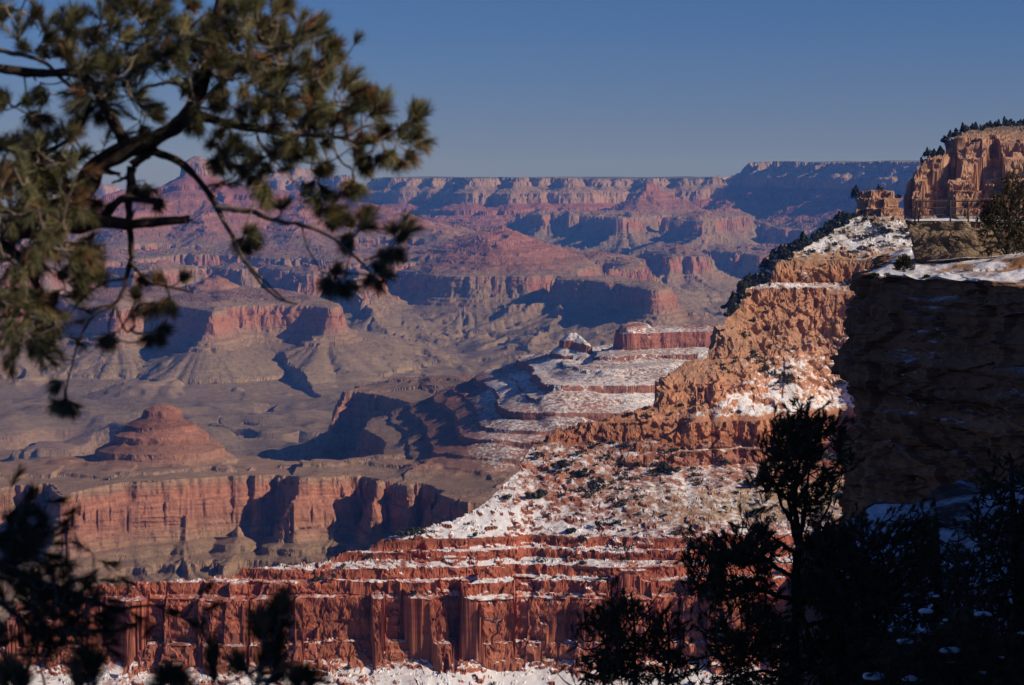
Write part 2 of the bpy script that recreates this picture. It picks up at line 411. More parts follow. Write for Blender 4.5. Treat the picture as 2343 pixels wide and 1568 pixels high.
for line, hw, dep in GORGE:
    V = chaikin([(*at_range(px, rk), 0.0) for px, rk in line], False, 2)
    m = (CX > V[:, 0].min() - 900) & (CX < V[:, 0].max() + 900) & (CY > V[:, 1].min() - 900) & (CY < V[:, 1].max() + 900)
    KK = 1.0
    s = sd_line(WX[m], WY[m], V, False)
    d = s[:, 0] + 60 * fbm2(CX[m], CY[m], 260, 3, off=6.6)
    c = np.interp(d, [hw * 0.15, hw * 0.75, hw * 0.8, hw * 1.6, hw * 1.66, hw * 1.9, hw * 4], [dep * 1.5, dep * 1.1, dep * 0.8, dep * 0.42, dep * 0.07, dep * 0.06, 0])
    GC[m] = np.maximum(GC[m], c)
print("survey", time.time() - T0)
# ------------------------------------------------------------------ the near ridge, about 2 km off: strata P -> z, crest line
NRP = np.array([(-1500, -1180), (-900, -830), (-620, -600), (-470, -468), (-350, -392), (-343, -384), (-341, -372), (-338, -370), (-335, -336), (-328, -333), (-326, -324), (-320, -322), (-318, -314), (-309, -310),
    (-307, -303), (-302, -302), (-300, -294), (-205, -228), (-200, -212), (-186, -200), (-180, -180), (-152, -160), (-146, -142), (-112, -112), (-106, -99), (-82, -94), (-77, -73), (-72, -71),
    (-16, -30), (-15, -24), (-12, -22), (-11, -14), (-8, -13), (-7, -6), (-4, -5), (-2, 4), (3, 7), (6, 26), (12, 29), (17, 44), (23, 47), (60, 62), (200, 80)], dtype=np.float64)
# away from the crest the crumbling wall splits into a cliff, a snowy bench slope and a lower cliff
NRQ = np.array([tuple(v) for v in NRP if v[0] < -245 or v[0] > -107] + [(-240, -257), (-224, -248), (-220, -236), (-217, -234), (-213, -212), (-206, -206), (-134, -144), (-130, -128), (-126, -125), (-119, -105), (-111, -101)], dtype=np.float64)
NRQ = NRQ[np.argsort(NRQ[:, 0])]
NR_CREST = [(-900, 1560), (-300, 1470), (-60, 1432), (60, 1412), (150, 1378), (200, 1345), (240, 1338), (400, 1318), (600, 1292), (700, 1275), (800, 1256), (880, 1232), (940, 1212), (1000, 1192), (1050, 1172), (1100, 1148),
    (1150, 1108), (1185, 1072), (1200, 1040), (1220, 1014), (1250, 1008), (1290, 1000), (1330, 984), (1370, 968), (1420, 945), (1440, 936), (1480, 908), (1500, 890), (1520, 868), (1560, 835), (1580, 822),
    (1612, 790), (1630, 765), (1645, 738), (1668, 712), (1690, 692), (1735, 640), (1765, 615), (1800, 590), (1850, 558), (1900, 528), (1940, 505), (1958, 492), (1964, 448), (1985, 436), (2010, 424), (2035, 432), (2058, 470),
    (2072, 486), (2080, 400), (2088, 372), (2110, 364), (2132, 352), (2150, 330), (2190, 312), (2210, 298), (2250, 292), (2342, 288), (2500, 280), (3000, 260)]
cy_l = []; cx_l = []; cz_l = []
_ys = np.linspace(1450, 2500, 4000)
_fz = np.interp(-333 + 0.7 * (_ys - 1740), NRP[:, 0], NRP[:, 1])
for px, py in NR_CREST:                                          # the crest lies where the sight line leaves the stepped face
    d = ray(px, py); t = d.z / d.y
    i = int(np.argmax(_fz > t * _ys)) if (_fz > t * _ys).any() else len(_ys) - 1
    y = float(_ys[i])
    cx_l.append(d.x / d.y * y); cy_l.append(y); cz_l.append(-333 + 0.7 * (y - 1740))
o_ = np.argsort(cx_l)
NCX, NCY, NCZ = np.array(cx_l)[o_], np.array(cy_l)[o_], np.array(cz_l)[o_]

def cell2(x, y):
    return cell(x, y, np.full_like(x, 0.37, dtype=f32))
def near_ridge(X, Y):
    """height of the near ridge, and how far each point lies from its bare crest"""
    a = np.interp(X, NCX, NCY); zc = np.interp(X, NCX, NCZ)
    back = zc - 1.25 * (Y - a)
    fade = smooth(0, 110, a - Y)
    g = rid2(X, Y * 0.33, 120, 3, 0.55, off=4.4)
    b = fbm2(X, Y, 260, 3, off=9.9)
    c = fbm2(X, Y, 44, 4, 0.55, off=2.9)
    c2 = fbm2(X, Y, 60, 2, 0.5, off=6.9)
    face = -333 + 0.7 * (Y - 1740)
    A = np.interp(face, [-600, -365, -310, -280, -225, -210, -100, -60, 0, 60], [16, 4, 5, 9, 12, 30, 34, 14, 12, 10])
    # the bowl between the crest rib and the cliffs on the right
    bowl = 40 * np.exp(-((X - 295 - 0.05 * (Y - 1900)) / 46) ** 2) * smooth(-260, -190, face) * smooth(-60, -110, face)
    P = face + A * (g - 0.36) * 1.5 * (0.15 + 0.85 * fade) + 14 * b * fade + 3 * c2 - bowl
    # jointed cliffs step in and out along upright faces
    _, _, i1 = cell2(X / 34, Y / 46)
    _, _, i2 = cell2(X / 13 + 5, Y / 20)
    _, _, i3 = cell2(X / 60 + 9, Y / 70)
    win = smooth(-356, -344, P) * smooth(-318, -330, P) + smooth(-30, -20, P) * smooth(60, 30, P) * 1.1
    P = P + win * (8.5 * i1 + 0.8 * i2 + 7.5 * i3) + (1 - smooth(-378, -352, P) * smooth(-296, -312, P)) * 2.5 * c
    crm = smooth(-206, -196, P) * smooth(-100, -108, P)
    away = smooth(22, 62, a - Y + 16 * b) * smooth(45, 100, X)
    P = P + crm * fade * (9.0 * i1 + 4.5 * i2 + 12 * i3) * (1 - 0.75 * away)
    P = np.minimum(P, back + 5 * c + 8 * b + 3 * i2 * crm)
    P = np.minimum(P, zc + 2.0 * c + 2.5 * i2 - 1.0)
    z = np.interp(P, NRP[:, 0], NRP[:, 1]) * (1 - away) + np.interp(P, NRQ[:, 0], NRQ[:, 1]) * away
    return z.astype(f32), away.astype(f32)

def strat(h0): return np.interp(h0 * (-1.0 / KD), PROF[:, 0], PROF[:, 1]).astype(f32)

# height on the survey grid decides where the sheet needs its rows
Zc = strat(H - DZ)
Zc = Zc - GC * smooth(-985, -1000, Zc) + DZ + dipf(RR)
m = RR < 3600
NRz = np.full(CX.shape, -1e4, f32)
NRz[m] = near_ridge(CX[m], CY[m])[0]
nearf = smooth(2300, 3100, RR)
Zc = np.where(RR < 2700, np.minimum(Zc, -870), Zc)
Zc = np.maximum(Zc, NRz)
tanv = Zc / RR
cm = np.maximum.accumulate(tanv, 1)
vis = (tanv >= cm - 0.0012).astype(f32)
dt = np.abs(np.diff(tanv, axis=1, prepend=tanv[:, :1]))
dens = dt * np.where(vis > 0.5, 1.0, 0.12)
dens += 0.16 * dens.sum(1, keepdims=True) / CR
k = np.exp(-0.5 * (np.arange(-12, 13) / 5.0) ** 2); k /= k.sum()
def blur(a, axis, k):
    p = len(k) // 2
    ap = np.take(a, np.clip(np.arange(-p, a.shape[axis] + p), 0, a.shape[axis] - 1), axis=axis)
    out = 0
    for i, w in enumerate(k):
        sl = [slice(None)] * 2; sl[axis] = slice(i, i + a.shape[axis])
        out = out + w * ap[tuple(sl)]
    return out
dens = blur(blur(dens, 0, k), 1, np.ones(5) / 5)
cdf = np.cumsum(dens, 1); cdf = (cdf - cdf[:, :1]) / (cdf[:, -1:] - cdf[:, :1])

NROW = 1850
faz = np.concatenate([np.linspace(R(-17.4), R(-14.0), 36)[:-1], np.linspace(R(-14.0), R(14.0), 1160), np.linspace(R(14.0), R(17.4), 36)[1:]])
NA = len(faz)
ci = (faz - caz[0]) / (caz[1] - caz[0]); i0 = np.clip(ci.astype(int), 0, CA - 2); cf = (ci - i0)[:, None]
def evaluate(lr):
    """the ground along every azimuth at the log distances lr"""
    FR = np.exp(lr)
    FX = (np.sin(faz)[:, None] * FR).astype(f32); FY = (np.cos(faz)[:, None] * FR).astype(f32)
    jr = np.clip((lr - clr[0]) / (clr[1] - clr[0]), 0, CR - 1.001); j0 = jr.astype(int); jf = (jr - j0).astype(f32)
    I0 = np.repeat(i0[:, None], FR.shape[1], 1); cff = cf.astype(f32)
    def lift(F):
        a = F[I0, j0] * (1 - jf) + F[I0, j0 + 1] * jf
        b = F[I0 + 1, j0] * (1 - jf) + F[I0 + 1, j0 + 1] * jf
        return a * (1 - cff) + b * cff
    h, dz, gc = lift(H), lift(DZ), lift(GC)
    FR = FR.astype(f32)
    far = np.clip(FR / 11000, 0.3, 2.0)
    h0 = h - dz
    n1 = fbm2(FX, FY, 170, 4, 0.55, off=1.1)
    nf = rid2(FX, FY, 52, 3, 0.6, off=7.7)
    nfar = rid2(FX, FY, 120, 3, 0.6, off=3.7)
    amp = np.interp(h0 * (-1 / KD), [0, 1000, 1100, 1600, 1900], [1, 1, 0.9, 0.75, 0.5])
    h0 = h0 - KD * amp * (22 * far * n1 + 15 * np.minimum(far, 1) * (nf - 0.3) + np.interp(h0 * (-1 / KD), [0, 300, 420, 960, 1040, 1600], [14, 14, 8, 12, 34, 34]) * np.clip(far - 0.5, 0, 1.2) * (nfar - 0.3))
    h0 += np.where(h0 < -KD * 1800, 3 * n1, 0)
    # ledges come and go along the slopes: where they dissolve the slope is even
    SM = np.array([(-3000, 6), (0, 0), (60, -97), (190, -165), (222, -270), (400, -360), (1000, -640), (1001, -645), (1042, -768), (1120, -820), (1800, -998), (2100, -1012), (3000, -1026), (3600, -1300)], dtype=np.float64)
    wl = smooth(0.0, 0.55, fbm2(FX, FY, 210, 3, 0.6, off=15.5) + 0.25 * n3(FX / 500, FY / 500, h0 / 25)) * smooth(-KD * 420, -KD * 470, h0) * smooth(-KD * 985, -KD * 940, h0)
    wl = wl * np.where(FR < 6700, np.where(FX < -480, 0.25, 0.55), 0.8)
    wl = np.maximum(wl, 0.8 * smooth(0.1, 0.5, fbm2(FX, FY, 260, 3, 0.6, off=18.5)) * smooth(-KD * 1060, -KD * 1090, h0))
    wb = np.where(FR < 6700, np.where(FX < -480, 1.0, 0.45), 0.0).astype(f32)
    st0 = wb * np.interp(h0 * (-1 / KD), PROF_B[:, 0], PROF_B[:, 1]).astype(f32) + (1 - wb) * strat(h0)
    Z0 = st0 * (1 - wl) + np.interp(h0 * (-1 / KD), SM[:, 0], SM[:, 1]).astype(f32) * wl
    # Tonto hummocks and washes
    ton = smooth(-1000, -1012, Z0)
    Z0 = Z0 + ton * (55 * fbm2(FX, FY, 620, 4, 0.52, off=4.1) - 60 * (0.25 - np.minimum(rid2(FX, FY, 420, 2, 0.5, off=9.1), 0.25)) * 4)
    Z0 = (Z0 - gc * smooth(-985, -1000, Z0)).astype(f32)
    Z = Z0 + dz + dipf(FR).astype(f32)
    m = FR < 3600
    zn = np.full(FX.shape, -1e4, f32); AWAY = np.zeros(FX.shape, f32)
    zn[m], AWAY[m] = near_ridge(FX[m], FY[m])
    Z = np.where(FR < 2700, np.minimum(Z, -870), Z)
    Z = Z + np.where((Z0 > -20) & (FR > 15000), 22 * fbm2(FX, FY, 1300, 3, off=3.1), 0).astype(f32)
    isn = zn > Z
    Z = np.where(isn, zn, Z).astype(f32)
    LV = np.where(isn, zn, Z0).astype(f32)                           # stratigraphic level, for the colours
    return FX, FY, FR, Z, LV, isn, AWAY
u = np.linspace(0, 1, 1100)
rows_c = np.stack([np.interp(u, cdf[i], clr) for i in range(CA)])
lr = rows_c[i0] * (1 - cf) + rows_c[i0 + 1] * cf
FX, FY, FR, Z, LV, isn, AWAY = evaluate(lr)
# second pass: rows follow the cliffs found in the first, evenly along what the eye sees
tanv = Z / FR
cm = np.maximum.accumulate(tanv, 1)
dt = np.abs(np.diff(tanv, axis=1, prepend=tanv[:, :1]))
dens = dt * np.where(tanv >= cm - 0.0009, 1.0, 0.12) + 0.25 * dt.sum(1, keepdims=True) * np.diff(lr, axis=1, prepend=lr[:, :1]) / (clr[-1] - clr[0])
_g = np.exp(-0.5 * (np.arange(-14, 15) / 5.5) ** 2); _g /= _g.sum()
dens = blur(dens, 0, _g)
cdf = np.cumsum(dens, 1); cdf = (cdf - cdf[:, :1]) / (cdf[:, -1:] - cdf[:, :1])
u = np.linspace(0, 1, NROW)
lr = np.stack([np.interp(u, cdf[i], lr[i]) for i in range(NA)])
FX, FY, FR, Z, LV, isn, AWAY = evaluate(lr)
print("height", time.time() - T0)

def normals(X, Y, Z):
    a = np.stack([np.gradient(X, axis=0), np.gradient(Y, axis=0), np.gradient(Z, axis=0)], -1)
    b = np.stack([np.gradient(X, axis=1), np.gradient(Y, axis=1), np.gradient(Z, axis=1)], -1)
    n = np.cross(b, a)
    n *= np.where(n[..., 2:3] < 0, -1, 1)
    return n / (np.linalg.norm(n, axis=-1, keepdims=True) + 1e-9)
N = normals(FX, FY, Z)
steep = 1 - smooth(0.45, 0.8, N[..., 2])
_k = np.ones(7) / 7
N = blur(blur(N, 0, _k), 1, _k); N /= np.linalg.norm(N, axis=-1, keepdims=True) + 1e-9   # relief follows the broad face
N = N.astype(f32)
# rock relief: blocks, ledges and joints pushed out along the normals
s = np.clip(FR / 5000, 0.5, 3.5)
disp = steep * s * (3.2 * n3(FX / (16 * s), FY / (16 * s), Z / (22 * s)) + 2.4 * n3(FX / (60 * s), FY / (60 * s), Z / (3.2 * s)) + 1.6 * n3(FX / (6 * s), FY / (6 * s), Z / (9 * s)))
disp = np.where(isn, 0, disp)
mi = isn & (FR < 3000)
X_, Y_, Z_ = FX[mi], FY[mi], Z[mi]
lz = LV[mi]; st = steep[mi]
ux = X_ + 3 * n3(X_ / 9, Y_ / 9, Z_ / 9); uz = Z_ + 0.18 * X_
_, _, cid = cell(ux / 17, Y_ / 15, uz / 24)
_, _, eid = cell(ux / 7.5 + 7, Y_ / 7, Z_ / 8.5)
_, _, bid = cell(ux / 3.4 + 2, Y_ / 3.4, Z_ / 3.2)
led = n3(X_ / 90, Y_ / 90, Z_ / 3.4)
crumb = smooth(-236 - 32 * AWAY[mi], -222 - 32 * AWAY[mi], lz) * smooth(-60, -100, lz)
aw = AWAY[mi]
dc = crumb * (1 - 0.6 * aw * (1 - st)) * (4.5 * cid + 3.0 * eid + 0.9 * bid) * (0.35 + 0.65 * st)
red = smooth(-292, -300, lz)
dr = red * st * (1.9 * cid + 1.3 * eid + 2.2 * led + 0.7 * bid + 1.2 * n3(X_ / 120, Y_ / 120, Z_ / 8))
kai = smooth(-75, -68, lz)
dk = kai * st * (2.6 * cid + 4.2 * led + 1.4 * eid + 0.6 * bid)
slope_b = (1 - crumb) * (1 - st)
bould = slope_b * (np.where(bid > 0.72, 1.3, 0) + np.where(eid > 0.88, 2.6, 0))
disp[mi] = dc + dr + dk + bould + 0.5 * n3(X_ / 4, Y_ / 4, Z_ / 4)
FX = (FX + N[..., 0] * disp).astype(f32); FY = (FY + N[..., 1] * disp).astype(f32); Z = (Z + N[..., 2] * disp * 0.6).astype(f32)
N = normals(FX, FY, Z)
print("relief", time.time() - T0)

# ------------------------------------------------------------------ colours by stratum (linear base colours)
def ramp(x, stops):
    xs = [s[0] for s in stops]
    return np.stack([np.interp(x, xs, [s[1][c] for s in stops]) for c in range(3)], -1).astype(f32)
jit = 7 * fbm2(FX, FY, 300, 3, off=5.5)
band = n3(FX / 900, FY / 900, LV / 3.1)
band2 = n3(FX / 1500, FY / 1500, LV / 9.0)
patch = fbm2(FX, FY, 420, 4, 0.6, off=2.6)
C = ramp(LV + jit, [(-1300, (.12, .09, .08)), (-1110, (.16, .115, .09)), (-1080, (.20, .14, .105)), (-1030, (.20, .135, .105)), (-1020, (.17, .128, .10)), (-1000, (.178, .132, .10)), (-946, (.19, .14, .105)),
    (-942, (.28, .20, .125)), (-928, (.215, .16, .115)), (-830, (.205, .15, .11)), (-815, (.23, .155, .11)), (-780, (.24, .165, .115)), (-765, (.25, .155, .11)), (-720, (.29, .135, .095)), (-665, (.32, .145, .10)), (-645, (.28, .18, .13)),
    (-632, (.22, .155, .115)), (-610, (.23, .13, .095)), (-560, (.25, .12, .088)), (-400, (.25, .11, .08)), (-350, (.25, .10, .078)), (-280, (.24, .105, .08)), (-268, (.29, .18, .13)), (-210, (.31, .20, .15)), (-168, (.28, .18, .135)),
    (-100, (.23, .16, .125)), (-90, (.29, .19, .145)), (-5, (.26, .18, .14)), (0, (.12, .12, .085)), (30, (.10, .105, .075))])
Cn = ramp(LV + 4 * n3(FX / 40, FY / 40, Z / 40) , [(-700, (.22, .14, .10)), (-480, (.30, .13, .08)), (-384, (.32, .115, .068)), (-335, (.34, .108, .062)), (-300, (.33, .10, .058)), (-290, (.28, .10, .065)), (-232, (.27, .12, .075)),
    (-222, (.45, .18, .095)), (-185, (.43, .19, .105)), (-150, (.41, .215, .135)), (-105, (.42, .19, .105)), (-97, (.30, .15, .09)), (-92, (.40, .18, .09)), (-70, (.40, .24, .14)), (-60, (.27, .19, .13)), (-32, (.27, .19, .13)),
    (-26, (.41, .225, .135)), (10, (.44, .265, .17)), (44, (.42, .24, .155)), (60, (.22, .16, .11))])
tal = smooth(-260, -236, LV) * smooth(120, 260, FX) * 0.0
hz = smooth(-292, -280, LV) * smooth(-226 - 32 * AWAY, -236 - 32 * AWAY, LV) * smooth(60, 190, FX + 50 * patch)
Cn = Cn * (1 - hz[..., None]) + np.array((.37, .255, .165), f32) * hz[..., None]
tan_m = (0.5 + 0.5 * patch) * smooth(-226, -216, LV) * smooth(-96, -104, LV)
Cn = Cn * (1 - 0.55 * np.clip(tan_m, 0, 1)[..., None]) + np.array((.37, .25, .16), f32) * 0.55 * np.clip(tan_m, 0, 1)[..., None]
bs = np.where(isn, 0.16, 0.13)
band3 = n3(FX / 4000, FY / 4000, LV / 17.0)
var = 1 + np.where(isn, 0, 0.30) * band3 * smooth(-650, -630, LV) * smooth(-330, -350, LV) + bs * band + 0.10 * band2 + 0.10 * patch
blk = np.zeros_like(LV); blk[mi] = 0.10 * cid + 0.07 * eid
C = np.where(isn[..., None], Cn * (1 + blk[..., None]), C) * np.clip(var, 0.5, 1.6)[..., None]
# grey talus veils on parts of the Redwall, dark scrub on the benches
tv = smooth(0.12, 0.45, fbm2(FX, FY, 330, 4, 0.55, off=12.2)) * smooth(-648, -680, LV) * smooth(-800, -770, LV) * (~isn)
C = C * (1 - 0.8 * tv[..., None]) + np.array((.225, .175, .125), f32) * 0.8 * tv[..., None]
# scrub: dark dots on everything that is not bare cliff
spk = rng.random(FX.shape).astype(f32)
scr = np.clip(smooth(0.45, 0.7, N[..., 2]) * (0.45 + 0.9 * fbm2(FX, FY, 240, 3, off=30.3)), 0, 1)
C = C * (1 - np.where(isn, 0.22, 0.42) * scr * (spk > 0.80) + 0.10 * scr * (spk < 0.15))[..., None]
C = np.clip(C, 0.02, 0.9)

nz = N[..., 2]
S = np.zeros_like(LV)
flat = smooth(0.42, 0.72, nz)
zn_ = np.interp(LV, [-700, -470, -390, -384, -336, -330, -300, -290, -232, -222, -110, -97, -90, -70, -62, -34, -28, 0, 50], [.35, .53, .57, .50, .45, .50, .52, .515, .505, .36, .33, .5, .5, .4, .53, .53, .38, .36, .33])
expo = 0.06 * fbm2(FX, FY, 150, 4, 0.6, off=3.9)
expo_x = -0.075 * smooth(60, -60, FX) * smooth(-300, -285, LV) + 0.035 * smooth(0, 90, FX) * smooth(-292, -280, LV) * smooth(-226, -236, LV) + 0.10 * smooth(120, 300, FX) * smooth(-292, -280, LV) * smooth(-226, -236, LV)
bench = AWAY * smooth(-210, -204, LV) * smooth(-134, -142, LV)
S = np.where(isn, (zn_ + 0.19 * bench + expo - expo_x) * flat, S)
zo = np.interp(LV, [-660, -640, -600, -500, -340, -330, -300, -100, 0], [.0, .30, .46, .52, .54, .5, .1, .3, .3]) * np.interp(FR, [3000, 4700, 6600, 7200], [1, 1, .9, 0.0])
zo = zo * np.clip(0.55 + smooth(-250, 150, FX), 0, 1)
S = np.where(~isn, np.maximum(S, (zo + expo) * flat), S)
S = np.where(~isn & (FR > 19500) & (FX > 2400) & (LV > -240), 0.42 * smooth(0.3, 0.6, nz) * smooth(-240, -150, LV), S)
S = np.where(~isn & (FR > 17500) & (FR < 21000) & (FX < -1500) & (LV > -300), 0.34 * smooth(0.3, 0.55, nz), S)
S = np.clip(S, 0, 1).astype(f32)

# ------------------------------------------------------------------ materials
def mat(name):
    m = bpy.data.materials.new(name); m.use_nodes = True
    b = m.node_tree.nodes["Principled BSDF"]
    b.inputs["Roughness"].default_value = 0.9
    b.inputs["Specular IOR Level"].default_value = 0.15
    return m, m.node_tree, b
def node(nt, kind, **kw):
    n = nt.nodes.new(kind)
    for k_, v in kw.items():
        if k_ in n.inputs: n.inputs[k_].default_value = v
        else: setattr(n, k_, v)
    return n
def mixc(nt, a, b, fac, blend='MIX'):
    n = nt.nodes.new("ShaderNodeMix"); n.data_type = 'RGBA'; n.blend_type = blend
    for sock, v in ((n.inputs[0], fac), (n.inputs[6], a), (n.inputs[7], b)):
        if hasattr(v, 'links'): nt.links.new(v, sock)
        else: sock.default_value = v
    return n.outputs[2]
def mathn(nt, op, a, b=0.5, c=0.0):
    n = nt.nodes.new("ShaderNodeMath"); n.operation = op
    for i, v in enumerate((a, b, c)):
        if hasattr(v, 'links'): nt.links.new(v, n.inputs[i])
        else: n.inputs[i].default_value = v
    return n.outputs[0]

def rock_material():
    m, nt, b = mat("layered_rock")
    L = nt.links.new
    ca = node(nt, "ShaderNodeAttribute", attribute_name="rock"); sa = node(nt, "ShaderNodeAttribute", attribute_name="snow")
    geo = node(nt, "ShaderNodeNewGeometry")
    nz_ = node(nt, "ShaderNodeTexNoise", Scale=0.045, Detail=9.0, Roughness=0.74); L(geo.outputs["Position"], nz_.inputs["Vector"])
    mp = node(nt, "ShaderNodeMapping"); mp.inputs["Scale"].default_value = (0.02, 0.02, 0.22); L(geo.outputs["Position"], mp.inputs["Vector"])
    nb = node(nt, "ShaderNodeTexNoise", Scale=1.0, Detail=6.0, Roughness=0.65); L(mp.outputs[0], nb.inputs["Vector"])
    v = mathn(nt, 'MULTIPLY_ADD', nz_.outputs["Fac"], 1.3, 0.35)
    v2 = mathn(nt, 'MULTIPLY_ADD', nb.outputs["Fac"], 1.0, 0.5)
    vv = mathn(nt, 'MULTIPLY', v, v2)
    comb = node(nt, "ShaderNodeCombineColor"); [L(vv, comb.inputs[i]) for i in range(3)]
    rockc = mixc(nt, ca.outputs["Color"], comb.outputs[0], 1.0, 'MULTIPLY')
    ns = node(nt, "ShaderNodeTexNoise", Scale=0.12, Detail=8.0, Roughness=0.82); L(geo.outputs["Position"], ns.inputs["Vector"])
    d = mathn(nt, 'SUBTRACT', sa.outputs["Fac"], ns.outputs["Fac"])
    fac = mathn(nt, 'MULTIPLY_ADD', d, 8.0, 0.5)
    n = nt.nodes.new("ShaderNodeClamp"); L(fac, n.inputs[0])
    has = mathn(nt, 'GREATER_THAN', sa.outputs["Fac"], 0.02)
    f = mathn(nt, 'MULTIPLY', n.outputs[0], has)
    colr = mixc(nt, rockc, (.80, .80, .82, 1), f)
    L(colr, b.inputs["Base Color"])
    bump = node(nt, "ShaderNodeBump", Strength=0.35, Distance=2.0); L(nz_.outputs["Fac"], bump.inputs["Height"])
    L(bump.outputs[0], b.inputs["Normal"])
    b.inputs["Roughness"].default_value = 0.95
    b.inputs["Specular IOR Level"].default_value = 0.05
    return m
ROCK = rock_material()

def grid_mesh(name, X, Y, Zz, colr=None, snow=None, mtl=None, kind='structure'):
    a, bb = X.shape
    nv = a * bb
    me = bpy.data.meshes.new(name)
    me.vertices.add(nv)
    me.vertices.foreach_set("co", np.stack([X, Y, Zz], -1).astype(f32).reshape(-1))
    idx = np.arange(nv, dtype=np.int32).reshape(a, bb)
    q = np.stack([idx[:-1, :-1], idx[1:, :-1], idx[1:, 1:], idx[:-1, 1:]], -1).reshape(-1)
    nq = q.size // 4
    me.loops.add(q.size); me.loops.foreach_set("vertex_index", q)
    me.polygons.add(nq); me.polygons.foreach_set("loop_start", np.arange(0, q.size, 4, dtype=np.int32))
    me.polygons.foreach_set("use_smooth", np.zeros(nq, dtype=bool))
    if colr is not None:
        at = me.attributes.new("rock", 'FLOAT_COLOR', 'POINT')
        at.data.foreach_set("color", np.concatenate([colr.reshape(-1, 3), np.ones((nv, 1), f32)], 1).astype(f32).reshape(-1))
    if snow is not None:
        at = me.attributes.new("snow", 'FLOAT', 'POINT'); at.data.foreach_set("value", snow.astype(f32).reshape(-1))
    me.update(calc_edges=True)
    me.materials.append(mtl)
    o = bpy.data.objects.new(name, me); COL.objects.link(o)
    if kind: o["kind"] = kind
    return o
terrain = grid_mesh("canyon_terrain", FX, FY, Z, C, S, ROCK)
print("terrain", time.time() - T0, FX.size)
# ------------------------------------------------------------------ the rim close by: snowy shelf below the viewer, unseen bank added on the right to cast shade, shaded cliff, overlook rock
def rim_ground():
    xs = np.concatenate([np.arange(-160, -30, 6), np.arange(-30, 46, 0.5), np.arange(46, 130, 3)])
    ys = np.concatenate([np.arange(-60, -10, 2), np.arange(-10, 150, 0.6), np.arange(150, 300, 4)])
    X, Y = np.meshgrid(xs, ys, indexing='ij'); X = X.astype(f32); Y = Y.astype(f32)
    edge = np.interp(Y, [-60, 0, 28, 66, 112, 124, 150, 300], [-9, -7, 1.4, 8.2, 18.5, 24.5, 50, 200]) + 1.6 * fbm2(X, Y, 14, 3, off=1.2)
    shelf = np.interp(Y, [-60, 1.5, 3.5, 28, 66, 128, 300], [-1.7, -1.7, -3.2, -8.7, -16.0, -17.2, -19.0])
    z = shelf + 0.9 * fbm2(X, Y, 11, 4, off=2.4) + 0.35 * fbm2(X, Y, 2.6, 3, off=5.4)
    z = np.where(Y < 2, np.minimum(z, -1.55), z)
    z = z - np.maximum(edge - X, 0) * 14 * smooth(0, 3, edge - X) - np.maximum(edge - X, 0) * 0.5
    xb = 0.25 * Y + 3.5; xc = 12.5 + 0.2 * Y
    Hh = 7.3 - 0.09 * Y  # crest of the unseen bank, set so its shade covers the near pines
    up = smooth(0, 1, (X - xb) / np.maximum(xc - xb, 2.0)) * smooth(150, 120, Y)
    z = z * (1 - up) + (Hh + 0.8 * fbm2(X, Y, 9, 3, off=7.4)) * up
    behind = smooth(128, 136, Y) * smooth(20, 26, X - (Y - 140) * 0.1)
    z = np.where(behind > 0, np.minimum(z, -14.0), z)
    Nn = normals(X, Y, z)
    col = np.array((.12, .085, .065), f32) * (1 + 0.25 * fbm2(X, Y, 5, 3, off=3.3))[..., None]
    sn = (0.42 + 0.22 * fbm2(X, Y, 7, 3, off=8.8)) * smooth(0.45, 0.75, Nn[..., 2])
    return grid_mesh("rim_ground", X, Y, z.astype(f32), col, sn, ROCK)
rim_ground()

